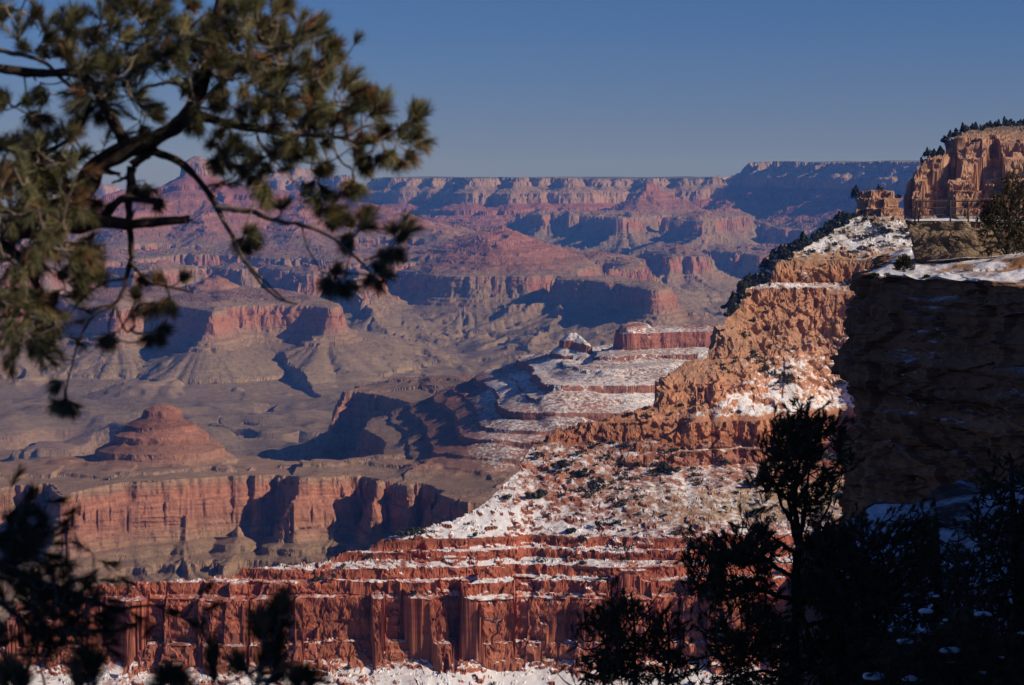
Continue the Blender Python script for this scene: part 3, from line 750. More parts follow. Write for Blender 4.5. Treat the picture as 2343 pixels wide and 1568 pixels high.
def rim_cliff():
    path = chaikin([(37, 205), (29.5, 172), (25.2, 152), (23.1, 142), (23.9, 138.5), (26.5, 135), (31.5, 127.8), (36, 121), (42, 113.5), (52, 106)], False, 3)
    seg = np.hypot(*np.diff(path[:, :2], axis=0).T); s = np.concatenate([[0], np.cumsum(seg)])
    n = 420
    u = np.linspace(0, s[-1], n)
    px, py = np.interp(u, s, path[:, 0]), np.interp(u, s, path[:, 1])
    tx, ty = np.gradient(px), np.gradient(py); l = np.hypot(tx, ty)
    k = np.exp(-0.5 * (np.arange(-14, 15) / 7.0) ** 2); k /= k.sum()
    tx = np.convolve(np.pad(tx / l, 14, mode='edge'), k, 'valid'); ty = np.convolve(np.pad(ty / l, 14, mode='edge'), k, 'valid')
    nx, ny = ty, -tx                                             # outward, away from the plateau
    prof = np.array([(-26, -4.0), (-14, -4.7), (-8, -5.1), (-3, -5.6), (-0.8, -5.85), (-0.15, -6.05), (0.05, -6.4), (0.2, -7.2), (0.15, -7.5), (0.5, -7.8), (0.62, -9.2), (0.95, -9.8), (1.3, -11.4), (1.5, -12.6), (1.45, -13.0),
                     (0.8, -13.4), (0.7, -14.2), (0.95, -14.5), (0.75, -14.9), (0.7, -16.2), (0.9, -17.4), (1.0, -22.0), (1.2, -60)])
    pl = np.concatenate([[0], np.cumsum(np.hypot(*np.diff(prof, axis=0).T) * np.where(np.arange(len(prof) - 1) < 3, 0.35, np.where(np.arange(len(prof) - 1) > len(prof) - 3, 0.12, 1.0)))])
    m = 330
    v = np.linspace(0, pl[-1], m)
    o, z = np.interp(v, pl, prof[:, 0]), np.interp(v, pl, prof[:, 1])
    X = px[:, None] + nx[:, None] * o[None]; Y = py[:, None] + ny[:, None] * o[None]; Z = np.repeat(z[None], n, 0) + 0.0 * X
    X, Y, Z = X.astype(f32), Y.astype(f32), Z.astype(f32)
    face = smooth(-1.2, 0.0, np.repeat(o[None], n, 0))
    zz = Z + 0.25 * fbm2(X, Y, 9, 2, off=3.2)
    led = n3(X / 14, Y / 14, zz / 0.85) * 0.48 + n3(X / 9, Y / 9, zz / 0.3) * 0.22
    _, _, c1 = cell(X / 3.2, Y / 3.2, zz / 1.7); _, _, c2 = cell(X / 1.1, Y / 1.1, zz / 0.6)
    _, _, c3 = cell(X / 7 + 2, Y / 7, zz / 3.4)
    d = face * (led + 0.45 * c1 + 0.22 * c2 + 0.08 * cell(X / 0.4, Y / 0.4, zz / 0.25)[2] + 0.6 * c3 + 0.5 * fbm2(X + Z * 0.3, Y, 7, 3, off=1.9)) + (1 - face) * 0
    X = X + nx[:, None].astype(f32) * d; Y = Y + ny[:, None].astype(f32) * d
    Z = Z + (1 - face) * (0.5 * fbm2(X, Y, 5, 4, off=4.6) + 0.08 * c1)
    a = np.stack([np.gradient(X, axis=0), np.gradient(Y, axis=0), np.gradient(Z, axis=0)], -1)
    b = np.stack([np.gradient(X, axis=1), np.gradient(Y, axis=1), np.gradient(Z, axis=1)], -1)
    N_ = np.cross(b, a); N_ /= np.linalg.norm(N_, axis=-1, keepdims=True) + 1e-9
    nz_ = np.abs(N_[..., 2])
    col = ramp(Z, [(-24, (.19, .135, .10)), (-17, (.22, .15, .105)), (-14.2, (.24, .165, .115)), (-13.4, (.17, .12, .09)), (-11, (.21, .145, .105)), (-7.6, (.20, .135, .095)), (-6.2, (.23, .16, .11))])
    col = col * (1 + 0.16 * n3(X / 20, Y / 20, Z / 0.4) + 0.2 * fbm2(X + Z, Y - Z, 4, 3, off=7.1))[..., None]
    col = col * np.array((1.30, .98, .78), f32)
    sn = np.where(face > 0.5, 0.41 * smooth(0.55, 0.8, nz_), (0.56 + 0.22 * fbm2(X, Y, 6, 3, off=5.1)) * smooth(0.4, 0.7, nz_))
    return grid_mesh("rim_cliff", X, Y, Z, col, sn, ROCK)
rim_cliff()

def boulder_mesh(name, pts_lo, pts_hi, n=70, amp=0.25, seed=0, colr=(.27, .2, .14), power=0.16):
    """a squared-off rock between a lower and an upper outline: each a list of (x, y, z) corners"""
    lo = np.array(pts_lo, float); hi = np.array(pts_hi, float)
    def ring(p, u):
        q = np.concatenate([p, p[:1]]); L = np.concatenate([[0], np.cumsum(np.linalg.norm(np.diff(q, axis=0), axis=1))])
        return np.stack([np.interp(u * L[-1], L, q[:, c]) for c in range(3)], -1)
    u = np.linspace(0, 1, n * 4)
    rl, rh = ring(lo, u), ring(hi, u)
    cl, ch = lo.mean(0), hi.mean(0)
    rows = [rl * (1 - t) + cl * t for t in np.linspace(0.9, 0.0, 5)]
    rows += [rl * (1 - t) + rh * t for t in np.linspace(0, 1, n)[1:]]
    rows += [rh * (1 - t) + ch * t for t in np.linspace(0, 1, 26)[1:]]
    Pp = np.stack(rows, 1)
    X, Y, Z = [Pp[..., i].astype(f32) for i in range(3)]
    c = (cl + ch) / 2
    dx, dy = X - c[0], Y - c[1]; l = np.hypot(dx, dy) + 0.3
    zz = Z + 0.1 * n3(X / 3, Y / 3, Z / 3)
    _, _, c1 = cell(X / 1.6 + seed, Y / 1.6, zz / 0.9); _, _, c2 = cell(X / 0.5 + seed, Y / 0.5, zz / 0.35)
    d = amp * (0.5 * c1 + 0.3 * c2 + 0.7 * n3(X / 5, Y / 5, zz / 0.5) + 0.8 * n3(X / 2.5 + seed, Y / 2.5, Z / 2.5))
    X = X + dx / l * d; Y = Y + dy / l * d; Z = Z + 0.3 * amp * n3(X / 1.2, Y / 1.2, Z / 1.2)
    top = smooth(n + 3.5, n + 5, np.arange(Pp.shape[1])[None] + 0 * X)
    col = np.array(colr, f32) * (1 + 0.22 * n3(X / 9, Y / 9, Z / 0.45) + 0.18 * fbm2(X + Z, Y + Z, 3, 3, off=seed))[..., None]
    return grid_mesh(name, X[::-1].astype(f32), Y[::-1].astype(f32), Z[::-1].astype(f32), col[::-1], (0.62 * top)[::-1].astype(f32), ROCK)
OV = 150.0
def ov(px, py, y=OV): return tuple(at_depth(px, py, y))
lo = [ov(2103, 606), ov(2130, 612), ov(2260, 616), ov(2420, 618), ov(2420, 605, 158), ov(2110, 600, 157)]
hi = [ov(2074, 506), ov(2128, 506), ov(2242, 509), ov(2420, 508), ov(2420, 500, 158), ov(2078, 501, 157)]
boulder_mesh("overlook_rock", lo, hi, seed=1.3)
lo = [ov(2120, 606, 149.6), ov(2240, 612, 148.5), ov(2420, 618, 147), ov(2420, 600, 152), ov(2130, 600, 152)]
hi = [ov(2112, 600, 149.6), ov(2240, 590, 149), ov(2420, 575, 148), ov(2420, 570, 152), ov(2130, 590, 152)]
boulder_mesh("overlook_ledge", lo, hi, seed=4.1, colr=(.2, .14, .10))
print("rim", time.time() - T0)
# ------------------------------------------------------------------ plants: tubes for wood, sprays of needles for foliage
def thing(o, label, cat, group=None):
    o["label"] = label; o["category"] = cat
    if group: o["group"] = group
    return o
def empty(name, loc):
    o = bpy.data.objects.new(name, None); COL.objects.link(o); o.location = loc
    o.empty_display_size = 0.3
    return o

class Wood:
    """collects tapering tubes into one mesh"""
    def __init__(self): self.v = []; self.f = []; self.n = 0
    def tube(self, pts, radii, sides=6, rough=0.0):
        p = np.array(pts, float)
        if rough:                                                # finely ringed, so that the bark can swell and pinch
            s_ = np.concatenate([[0], np.cumsum(np.linalg.norm(np.diff(p, axis=0), axis=1))]); m_ = int(np.clip(s_[-1] / max(np.mean(radii) * 0.7, 0.006), len(p), 90))
            p = np.stack([np.interp(np.linspace(0, s_[-1], m_), s_, p[:, c]) for c in range(3)], 1)
        r = np.interp(np.linspace(0, 1, len(p)), np.linspace(0, 1, len(radii)), radii)
        if rough:
            q_ = p / np.mean(radii) / 5.0
            p = p + np.stack([n3(*(q_.T.astype(f32) + o_)) for o_ in (0, 31.3, 57.7)], 1) * r[:, None] * 0.45
        t = np.gradient(p, axis=0); t /= np.linalg.norm(t, axis=1, keepdims=True) + 1e-9
        up = np.array((0.31, 0.22, 0.92)); a = np.cross(t, up); a /= np.linalg.norm(a, axis=1, keepdims=True) + 1e-9
        b = np.cross(t, a)
        ang = np.linspace(0, 2 * math.pi, sides, endpoint=False)
        rr_ = r[:, None] * (1 + rough * n3(*[np.repeat((p[:, c] / np.mean(radii) * 0.45).astype(f32)[:, None], sides, 1) + (c + 1) * np.cos(ang + c).astype(f32)[None] * 0.7 for c in range(3)]))if rough else np.repeat(r[:, None], sides, 1)
        ring = p[:, None] + rr_[..., None] * (np.cos(ang)[None, :, None] * a[:, None] + np.sin(ang)[None, :, None] * b[:, None])
        k = len(p); base = self.n
        self.v.append(ring.reshape(-1, 3)); self.n += k * sides
        i = np.arange(k - 1)[:, None] * sides + base; j = np.arange(sides)[None]; j2 = (j + 1) % sides
        self.f.append(np.stack([i + j, i + j2, i + sides + j2, i + sides + j], -1).reshape(-1, 4))
        tip = np.array([[base + (k - 1) * sides + q for q in range(4)]]); self.f.append(tip)
    def build(self, name, mtl, parent=None, off=(0, 0, 0)):
        return raw_mesh(name, np.concatenate(self.v) - np.array(off), np.concatenate(self.f), mtl, parent, smooth_=True)

def raw_mesh(name, v, f, mtl, parent=None, colr=None, smooth_=False):
    me = bpy.data.meshes.new(name)
    f = np.asarray(f, dtype=np.int32); k = f.shape[1]
    me.vertices.add(len(v)); me.vertices.foreach_set("co", np.asarray(v, dtype=f32).reshape(-1))
    me.loops.add(f.size); me.loops.foreach_set("vertex_index", f.reshape(-1))
    me.polygons.add(len(f)); me.polygons.foreach_set("loop_start", np.arange(0, f.size, k, dtype=np.int32))
    if smooth_: me.polygons.foreach_set("use_smooth", np.ones(len(f), dtype=bool))
    if colr is not None:
        at = me.attributes.new("tint", 'FLOAT_COLOR', 'POINT')
        at.data.foreach_set("color", np.concatenate([colr, np.ones((len(v), 1))], 1).astype(f32).reshape(-1))
    me.update(calc_edges=True); me.materials.append(mtl)
    o = bpy.data.objects.new(name, me); COL.objects.link(o)
    if parent is not None: o.parent = parent
    return o

def bark_material(name, c1, c2, scale):
    m, nt, b = mat(name)
    L = nt.links.new
    tc = node(nt, "ShaderNodeNewGeometry")
    n = node(nt, "ShaderNodeTexNoise", Scale=scale, Detail=6.0, Roughness=0.7); L(tc.outputs["Position"], n.inputs["Vector"])
    r = node(nt, "ShaderNodeValToRGB"); L(n.outputs["Fac"], r.inputs[0])
    r.color_ramp.elements[0].position = 0.35; r.color_ramp.elements[0].color = (*c1, 1)
    r.color_ramp.elements[1].position = 0.68; r.color_ramp.elements[1].color = (*c2, 1)
    L(r.outputs[0], b.inputs["Base Color"])
    bp = node(nt, "ShaderNodeBump", Strength=0.6, Distance=0.01); L(n.outputs["Fac"], bp.inputs["Height"]); L(bp.outputs[0], b.inputs["Normal"])
    return m
BARK = bark_material("pine_bark", (.035, .025, .02), (.13, .10, .08), 38.0)
TWIG = bark_material("twig_bark", (.16, .125, .10), (.36, .30, .25), 60.0)
def needle_material():
    m, nt, b = mat("pine_needles")
    ca = node(nt, "ShaderNodeAttribute", attribute_name="tint")
    nt.links.new(ca.outputs["Color"], b.inputs["Base Color"])
    b.inputs["Roughness"].default_value = 0.55; b.inputs["Specular IOR Level"].default_value = 0.3
    tr = nt.nodes.new("ShaderNodeBsdfTranslucent"); nt.links.new(ca.outputs["Color"], tr.inputs["Color"])
    ms = nt.nodes.new("ShaderNodeMixShader"); ms.inputs[0].default_value = 0.25
    nt.links.new(b.outputs[0], ms.inputs[1]); nt.links.new(tr.outputs[0], ms.inputs[2])
    nt.links.new(ms.outputs[0], nt.nodes["Material Output"].inputs["Surface"])
    return m
NEEDLE = needle_material()
SNOWM, _nt, _b = mat("clumped_snow")
_b.inputs["Base Color"].default_value = (.8, .8, .83, 1); _b.inputs["Roughness"].default_value = 0.7

def needles(base, tip, per, length, width, brown=0.12, seed=1, green=(.055, .068, .026)):
    """bottle-brush sprays: each shoot from base to tip carries `per` needles"""
    g = np.random.default_rng(seed)
    base = np.asarray(base, float); tip = np.asarray(tip, float)
    n = len(base); N_ = n * per
    B = np.repeat(base, per, 0); T = np.repeat(tip, per, 0)
    ax = T - B; Ln = np.linalg.norm(ax, axis=1, keepdims=True) + 1e-9; ax = ax / Ln
    u = g.random((N_, 1)) ** 0.75
    p = B + (T - B) * (0.1 + 0.9 * u)
    rnd = g.normal(size=(N_, 3)); rad = rnd - (rnd * ax).sum(1, keepdims=True) * ax
    rad /= np.linalg.norm(rad, axis=1, keepdims=True) + 1e-9
    th = np.radians(g.uniform(14, 58, (N_, 1)) * (1.0 - 0.35 * u))
    d = ax * np.cos(th) + rad * np.sin(th)
    L = length * g.uniform(0.75, 1.15, (N_, 1))
    s = np.cross(d, g.normal(size=(N_, 3))); s /= np.linalg.norm(s, axis=1, keepdims=True) + 1e-9
    e = p + d * L + np.array((0, 0, -1.0)) * L * 0.05
    w = width * g.uniform(0.8, 1.2, (N_, 1))
    v = np.stack([p - s * w * 0.5, p + s * w * 0.5, e + s * w * 0.18, e - s * w * 0.18], 1).reshape(-1, 3)
    f = np.arange(N_ * 4).reshape(-1, 4)
    tone = np.repeat(g.uniform(0.6, 1.35, (n, 1)), per, 0) * g.uniform(0.8, 1.2, (N_, 1))
    isb = (np.repeat(g.random((n, 1)), per, 0) < brown) | (g.random((N_, 1)) < brown * 0.5)
    c = np.where(isb, np.array((.23, .15, .075)), np.array(green)) * tone
    yel = np.repeat(g.random((n, 1)), per, 0)
    c = c * np.concatenate([1 + 0.35 * yel, 1 + 0.1 * yel, np.ones_like(yel)], 1)
    return v, f, np.repeat(c, 4, 0)

def inside(poly, x, y):
    r = False; n = len(poly)
    for i in range(n):
        x0, y0 = poly[i]; x1, y1 = poly[(i + 1) % n]
        if (y0 > y) != (y1 > y) and x < (x1 - x0) * (y - y0) / (y1 - y0) + x0: r = not r
    return r
def fill(poly, n, g):
    xs = [p[0] for p in poly]; ys = [p[1] for p in poly]; out = []
    while len(out) < n:
        x, y = g.uniform(min(xs), max(xs)), g.uniform(min(ys), max(ys))
        if inside(poly, x, y): out.append((x, y))
    return out

class Pine:
    """a pine surveyed on the photograph: limbs, sprays and foliage masses at its own distance and depth"""
    def __init__(self, y0, seed): self.y0 = y0; self.gap = -0.75; self.stubs = 0; self.g = random.Random(seed); self.seed = seed; self.wood = Wood(); self.twig = Wood(); self.pts = []; self.B = []; self.T = []
    def P(self, px, py, dy=0.0): return np.array(at_depth(px, py, self.y0 + dy))
    def limb(self, pts, r0, r1, dy=(0, 0), twig=False, wob=0.0):
        """pts in the picture; the limb runs from depth offset dy[0] to dy[1]"""
        q = chaikin([(x, y, 0) for x, y in pts], False, 2)[:, :2]
        n = len(q)
        p = np.array([self.P(x, y, dy[0] + (dy[1] - dy[0]) * i / (n - 1)) for i, (x, y) in enumerate(q)])
        p += np.array([[self.g.gauss(0, wob) for _ in range(3)] for _ in range(n)])
        (self.twig if twig else self.wood).tube(p, [r0, r1], 10, 0.38)
        if self.stubs and not twig:                              # broken side stubs
            for _ in range(self.stubs):
                i = self.g.randrange(n); rr = r0 + (r1 - r0) * i / n
                d = np.array([self.g.gauss(0, 1), self.g.gauss(0, .6), self.g.gauss(0, 1)]); d /= np.linalg.norm(d)
                self.wood.tube([p[i], p[i] + d * rr * self.g.uniform(1.6, 3.6)], [rr * 0.35, rr * 0.16], 6, 0.3)
        for a in p: self.pts.append((a, max(r1, 0.0015)))
    def spray(self, b, t, dy=0.0, tilt=0.0):
        self.B.append(self.P(*b, dy)); self.T.append(self.P(*t, dy + tilt))
    def mass(self, poly, n, size, depth, up=(0.3, -0.8), out=0.8):
        """n sprays through a volume seen as poly, `depth` metres thick"""
        S = size * 4962.0 / self.y0
        cx = sum(p[0] for p in poly) / len(poly); cy = sum(p[1] for p in poly) / len(poly)
        for x, y in fill(poly, n, self.g):
            q = 0.9 * S; x += self.g.gauss(0, q); y += self.g.gauss(0, q)
            if _T2[int(x / (1.6 * S) + self.seed) & 255, int(y / (1.6 * S)) & 255] < self.gap: continue
            dx, dy_ = x - cx, y - cy; l = math.hypot(dx, dy_) + 1e-6
            ux = out * dx / l + up[0] + self.g.gauss(0, 0.6); uy = out * dy_ / l + up[1] + self.g.gauss(0, 0.6)
            m = math.hypot(ux, uy) + 1e-6
            k = S * self.g.uniform(0.6, 1.2)
            d = self.g.uniform(-depth / 2, depth / 2)
            self.spray((x - ux / m * k, y - uy / m * k), (x, y), d, self.g.uniform(-0.7, 0.7) * size)
    def connect(self, r=0.0022, maxlen=None):
        """a twig from every spray to the nearest wood"""
        P0 = np.array([p for p, _ in self.pts])
        B = np.array(self.B)
        order = np.argsort([np.min(((P0 - b) ** 2).sum(1)) for b in B])
        for i in order:
            d = ((P0 - B[i]) ** 2).sum(1); j = int(np.argmin(d)); L = math.sqrt(d[j])
            if L < 0.003: continue
            a, b = P0[j], B[i]
            m = (a + b) / 2 + np.array([self.g.gauss(0, 0.10), self.g.gauss(0, 0.10), -0.12 + self.g.gauss(0, 0.08)]) * L
            q = np.array([a, a * 0.5 + m * 0.5 + (m - (a + b) / 2) * 0.3, m, (m + b) / 2 + (m - (a + b) / 2) * 0.3, b])
            self.twig.tube(np.concatenate([q, [b * 0.4 + self.T[i] * 0.6]]), [min(r * (1 + L * 4), 3 * r), r * 0.7], 5)
            P0 = np.concatenate([P0, q[1:4]])
    def build(self, root, per, length, width, brown=0.12, green=(.055, .068, .026), twigm=None, names=("trunk", "twigs", "crown")):
        off = root.location
        if self.wood.n: self.wood.build(names[0], BARK, root, off)
        if self.twig.n: self.twig.build(names[1], twigm or TWIG, root, off)
        v, f, c = needles(self.B, self.T, per, length, width, brown, self.seed, green)
        raw_mesh(names[2], v - np.array(off), f, NEEDLE, root, c)

# --- the pinyon whose boughs hang into the picture from the upper left, seven metres off
K1 = 0.2547
def t1(*a): return [(x * K1, y * K1) for x, y in a]
def t2(*a): return [(484 + x * K1, y * K1) for x, y in a]
def t3(*a): return [(x * K1, 387 + y * K1) for x, y in a]
def t4(*a): return [(484 + x * K1, 339 + y * K1) for x, y in a]
PX = 4962.0 / 7.0
p = Pine(7.0, 3); p.stubs = 3
w = lambda q: q / PX / 2
p.limb([(-420, 1250), (-330, 900), (-240, 640), (-120, 540), (20, 530), (100, 510), (165, 455)], w(120), w(58), (0.4, 0))
p.limb([(165, 455), (190, 414), (226, 376), (301, 343), (361, 321), (421, 280), (450, 240), (470, 180), (478, 100), (500, 20), (515, -60)], w(50), w(16))
p.limb([(440, 262), (500, 282), (552, 291), (627, 303)], w(24), w(15), (0, -0.05))
p.limb([(627, 303), (700, 309), (760, 312), (853, 329)], w(14), w(7), (-0.05, -0.1), True)
p.limb([(853, 329), (885, 308), (925, 290), (948, 262)], w(6), w(3), (-0.1, -0.1), True)
p.limb([(295, 345), (275, 305), (255, 275), (235, 235), (210, 190), (170, 165), (110, 170), (50, 165), (-60, 150)], w(27), w(18))
p.limb([(-80, 100), (0, 115), (45, 125), (100, 140), (140, 180), (165, 200)], w(13), w(9), (0.05, 0), True)
p.limb([(85, 118), (130, 92), (190, 72), (250, 55), (320, 30)], w(11), w(5), (0, 0.1), True)
p.limb([(-20, 0), (20, 18), (60, 32), (85, 60)], w(8), w(4), (0, 0.1), True)
p.limb([(330, 335), (385, 356), (416, 376), (451, 411), (482, 451), (502, 487)], w(20), w(13), (0.02, -0.05))
p.limb([(502, 487), (527, 537), (552, 582), (580, 630), (610, 662), (640, 688), (680, 697)], w(11), w(4), (-0.05, -0.1), True)
p.limb([(540, 560), (562, 600), (600, 640), (650, 685)], w(8), w(4), (-0.08, -0.14), True)
p.limb([(498, 478), (540, 478), (577, 484), (627, 505), (702, 517), (752, 537), (783, 562), (828, 602), (850, 628)], w(13), w(5), (-0.05, -0.15), True)
p.limb([(783, 562), (805, 545), (828, 522), (848, 494)], w(5), w(3), (-0.12, -0.12), True)
p.limb([(832, 596), (865, 585), (893, 572), (910, 545)], w(5), w(3), (-0.15, -0.15), True)
p.limb([(690, 516), (700, 560), (715, 590), (735, 622)], w(5), w(3), (-0.1, -0.12), True)
p.limb([(340, 352), (305, 372), (299, 400), (298, 451), (296, 502), (299, 552), (301, 592)], w(22), w(13), (0, -0.05))
p.limb([(301, 592), (292, 625), (284, 660), (262, 702), (235, 700), (210, 712)], w(11), w(6), (-0.05, -0.05))
p.limb([(298, 600), (320, 625), (345, 648), (381, 655), (441, 670)], w(9), w(4), (-0.05, -0.1))
p.limb([(262, 702), (225, 715), (201, 735), (180, 780), (166, 830), (152, 880), (149, 930)], w(6), w(3), (-0.05, -0.1))
p.limb([(266, 702), (278, 742), (292, 765), (310, 745)], w(6), w(3.5), (-0.05, -0.1))
p.limb([(262, 704), (248, 740), (250, 770)], w(4), w(2.5), (-0.05, -0.05))
p.limb([(290, 640), (250, 642), (215, 660), (180, 690), (130, 770)], w(5), w(3), (-0.05, 0.05))
p.limb([(100, 520), (196, 517), (241, 507), (281, 519), (351, 512), (431, 501)], w(34), w(17), (0, -0.1))
p.limb([(236, 510), (251, 480), (270, 460), (291, 455), (371, 462)], w(24), w(13), (0, -0.05))
p.limb([(300, 400), (280, 412), (256, 420)], w(9), w(5))
p.limb([(330, 358), (345, 350), (365, 352), (380, 358)], w(12), w(10), (0, -0.05))
p.limb([(610, 330), (640, 350), (690, 375), (760, 372), (800, 340)], w(4), w(2.5), (-0.05, -0.2), True)
p.limb([(758, 312), (766, 285), (762, 270)], w(8), w(5), (-0.1, -0.1), True)
p.limb([(760, 315), (768, 352), (785, 378), (806, 386), (808, 400)], w(6), w(4), (-0.1, -0.15), True)
p.limb([(800, 310), (830, 290), (870, 283), (895, 284)], w(6), w(4), (-0.1, -0.12), True)
p.limb([(590, 310), (600, 340), (640, 380), (685, 430)], w(5), w(3), (-0.05, -0.1), True)
p.limb([(520, 290), (545, 325), (580, 360), (600, 385)], w(7), w(4), (0, 0.1), True)
p.limb([(330, 200), (390, 188), (425, 200)], w(8), w(6), (-0.1, -0.1), True)
p.limb([(290, 140), (360, 118), (385, 120)], w(12), w(8), (-0.12, -0.1), True)
p.limb([(500, 170), (540, 148), (560, 140)], w(11), w(9), (-0.12, -0.1), True)
p.limb([(450, 240), (520, 180), (590, 130), (660, 100), (720, 85)], w(12), w(5), (0, -0.1), True)
p.limb([(590, 130), (640, 150), (690, 160), (745, 135)], w(7), w(4), (0, 0.05), True)
p.limb([(560, 240), (640, 220), (720, 240), (790, 230), (840, 250)], w(8), w(4), (0, 0), True)
p.limb([(470, 110), (540, 90), (600, 50), (640, 25)], w(10), w(4), (0, 0.1), True)
p.limb([(440, 60), (470, 30), (500, 28)], w(8), w(4), (0, 0), True)
p.limb([(0, 560), (60, 600), (100, 680), (90, 780)], w(26), w(12), (0.2, 0.1))
p.limb([(-60, 420), (40, 380), (110, 350), (160, 320)], w(20), w(8), (0.1, 0))
p.limb([(100, 540), (150, 575), (200, 590)], w(14), w(6), (0, 0))
SPR = []
for tf, rows in ((t1, """30 250 20 90 165 430 150 150 270 250 300 90 350 330 480 150 480 300 640 110 640 260 740 110 560 330 600 180 640 290 700 100 900 230 900 40 1000 200 960 0 1150 180 1080 0 1250 250 1280 60 1350 200 1400 60 1250 180 1150 20
  950 380 1080 200 1050 420 1150 250 850 400 860 270 700 480 560 420 620 420 620 260 1200 350 1400 200 1300 300 1450 150 640 650 640 450 560 560 560 430 720 680 730 520 450 540 400 470 300 480 220 400 340 420 470 310 1050 700 950 560 1150 700 1200 550
  1250 620 1350 560 950 760 1000 600 1350 600 1480 480 1450 560 1560 420 360 740 350 830 430 800 340 860 850 800 700 860 900 850 640 930 950 900 780 1000 950 850 980 760 900 950 890 1060 1000 950 1000 1040 1050 800 1150 720 1150 900 1300 900 1250 950 1400 960
  1300 1050 1420 1020 1250 1100 1300 1180 100 950 30 860 60 1000 0 950 170 920 250 920 250 980 300 1040 330 1020 430 1080 280 1050 330 1110 600 1250 560 1120 650 1230 730 1110 500 1330 510 1190 380 1380 420 1260 560 1330 680 1200 60 1400 60 1290 150 1400 170 1250
  250 1450 290 1320 0 1400 20 1260 400 1450 560 1370 200 1500 400 1450 100 1560 300 1520 700 1430 760 1390 500 1500 640 1440 1780 820 1760 680 1760 900 1700 820 1780 950 1760 1050 1780 1000 1800 1150 1740 1050 1700 1130 1700 300 1680 170 1650 380 1600 280
  1800 330 1850 220 1950 280 2000 120 1650 500 1560 430 1750 480 1760 380 1850 550 1880 430 1700 600 1600 540 1550 560 1450 600 1900 620 1980 540 1650 80 1740 60 1750 60 1700 0 1350 40 1500 10 1950 800 1920 880 2000 850 1960 950"""),
  (t2, """40 30 80 0 150 150 150 20 230 180 260 30 300 150 350 20 380 180 430 60 540 180 620 30 560 120 660 10 200 330 120 200 250 300 290 180 400 300 420 170 500 300 600 220 350 400 450 300 250 420 180 330 760 300 840 130 800 330 920 180 840 350 1060 290
  850 400 1050 350 700 380 620 330 640 400 540 350 600 440 700 430 1000 540 1130 400 950 560 1100 480 920 600 1060 560 880 600 860 540 750 680 850 620 800 720 960 660 850 750 1020 690 760 780 900 780 250 640 230 560 200 700 120 660 350 680 320 600
  380 740 460 700 300 760 280 830 150 780 100 850 50 850 60 930 20 900 40 960 430 800 560 760 450 860 430 900 1000 850 1100 700 1100 850 1220 690 1150 850 1300 670 1200 880 1360 740 1000 930 900 850 1080 930 1080 1060 1150 950 1230 1000 1300 980 1330 840
  1380 1000 1440 840 1430 980 1530 850 1420 1030 1560 920 1380 1060 1500 1020 1740 1130 1860 960 1760 1140 1930 980 1700 1120 1850 1090 1630 1180 1500 1150 1660 1260 1740 1170 1750 1290 1850 1230 1780 1320 1930 1270 1650 1320 1620 1420 1560 1330 1560 1450
  1500 1300 1420 1250 1720 1340 1820 1400 1600 1380 1680 1490 1450 1360 1380 1500 1350 1200 1330 1280 1480 1240 1580 1180 450 1000 420 950 520 1000 560 900 600 1050 680 950 560 1080 520 960 650 1080 720 1000 330 1080 300 980 400 1100 420 1000 480 1120 600 1120
  850 1080 940 980 880 1100 1000 1000 820 1150 950 1120 750 1180 680 1250 700 1220 650 1330 720 1280 700 1420 760 1250 800 1330 840 1200 870 1300 900 1260 920 1380 960 1280 1030 1300 800 1350 740 1430 80 1280 60 1200 40 1330 0 1280 120 1330 200 1260 60 1400 30 1480
  180 1400 260 1340 120 1450 60 1540 220 1480 320 1530 470 1400 400 1450 480 1440 470 1540 520 1480 560 1400 950 1500 1030 1510 900 1520 960 1560 1300 1480 1380 1540 1270 1450 1330 1400"""),
  (t3, """600 1020 740 960 560 1080 450 1140 650 1080 720 1140 780 950 870 900 800 1000 920 960 1250 950 1300 1000 1300 100 1330 250 1280 280 1230 200 1380 290 1430 330 750 250 870 330 1500 1020 1430 980 1600 1030 1640 960 1240 1150 1300 1300 1280 1180 1390 1270 1210 1200 1220 1120
  1520 1130 1560 1260 1500 1150 1480 1240 980 1480 1000 1570 1380 1440 1490 1440 1390 1470 1440 1540 1370 1450 1360 1540 700 760 880 710 620 820 840 800 560 860 760 870 640 980 860 960 600 700 760 640 500 900 560 960 940 930 800 940 1000 1450 960 1560 600 2000 590 2160 590 2040 640 2160 580 1900 500 1960 590 2060 540 2140"""),
  (t4, """450 250 420 380 470 260 500 420 440 330 460 500 430 230 380 300 930 260 880 400 950 280 1000 430 960 350 970 540 900 200 1000 190 990 600 1200 540 990 620 1180 620 980 640 1100 680 960 560 1050 540 1240 740 1210 860 1280 740 1230 840 1290 720 1250 660 1330 720 1450 610
  1350 700 1390 610 1300 780 1380 640 1260 800 1190 850 1660 800 1800 660 1640 790 1640 720 1640 850 1720 780 1620 880 1600 980 1640 900 1680 960 1590 900 1550 960 1050 1110 1140 1100 1060 1140 1080 1260 1120 1160 1200 1280 1180 1180 1290 1240 1080 1160 1040 1230
  1470 1150 1590 1160 1460 1140 1510 1080 1480 1170 1500 1230 1440 1130 1420 1180 280 790 350 740 300 800 380 850 270 800 230 850 290 820 320 900 620 580 620 500 1270 260 1230 360 1280 280 1330 400 1280 260 1260 420""")):
    q = [float(x) for x in rows.split()]
    for i in range(0, len(q), 4):
        (b, t) = tf((q[i], q[i + 1]), (q[i + 2], q[i + 3]))
        SPR.append((b, t))
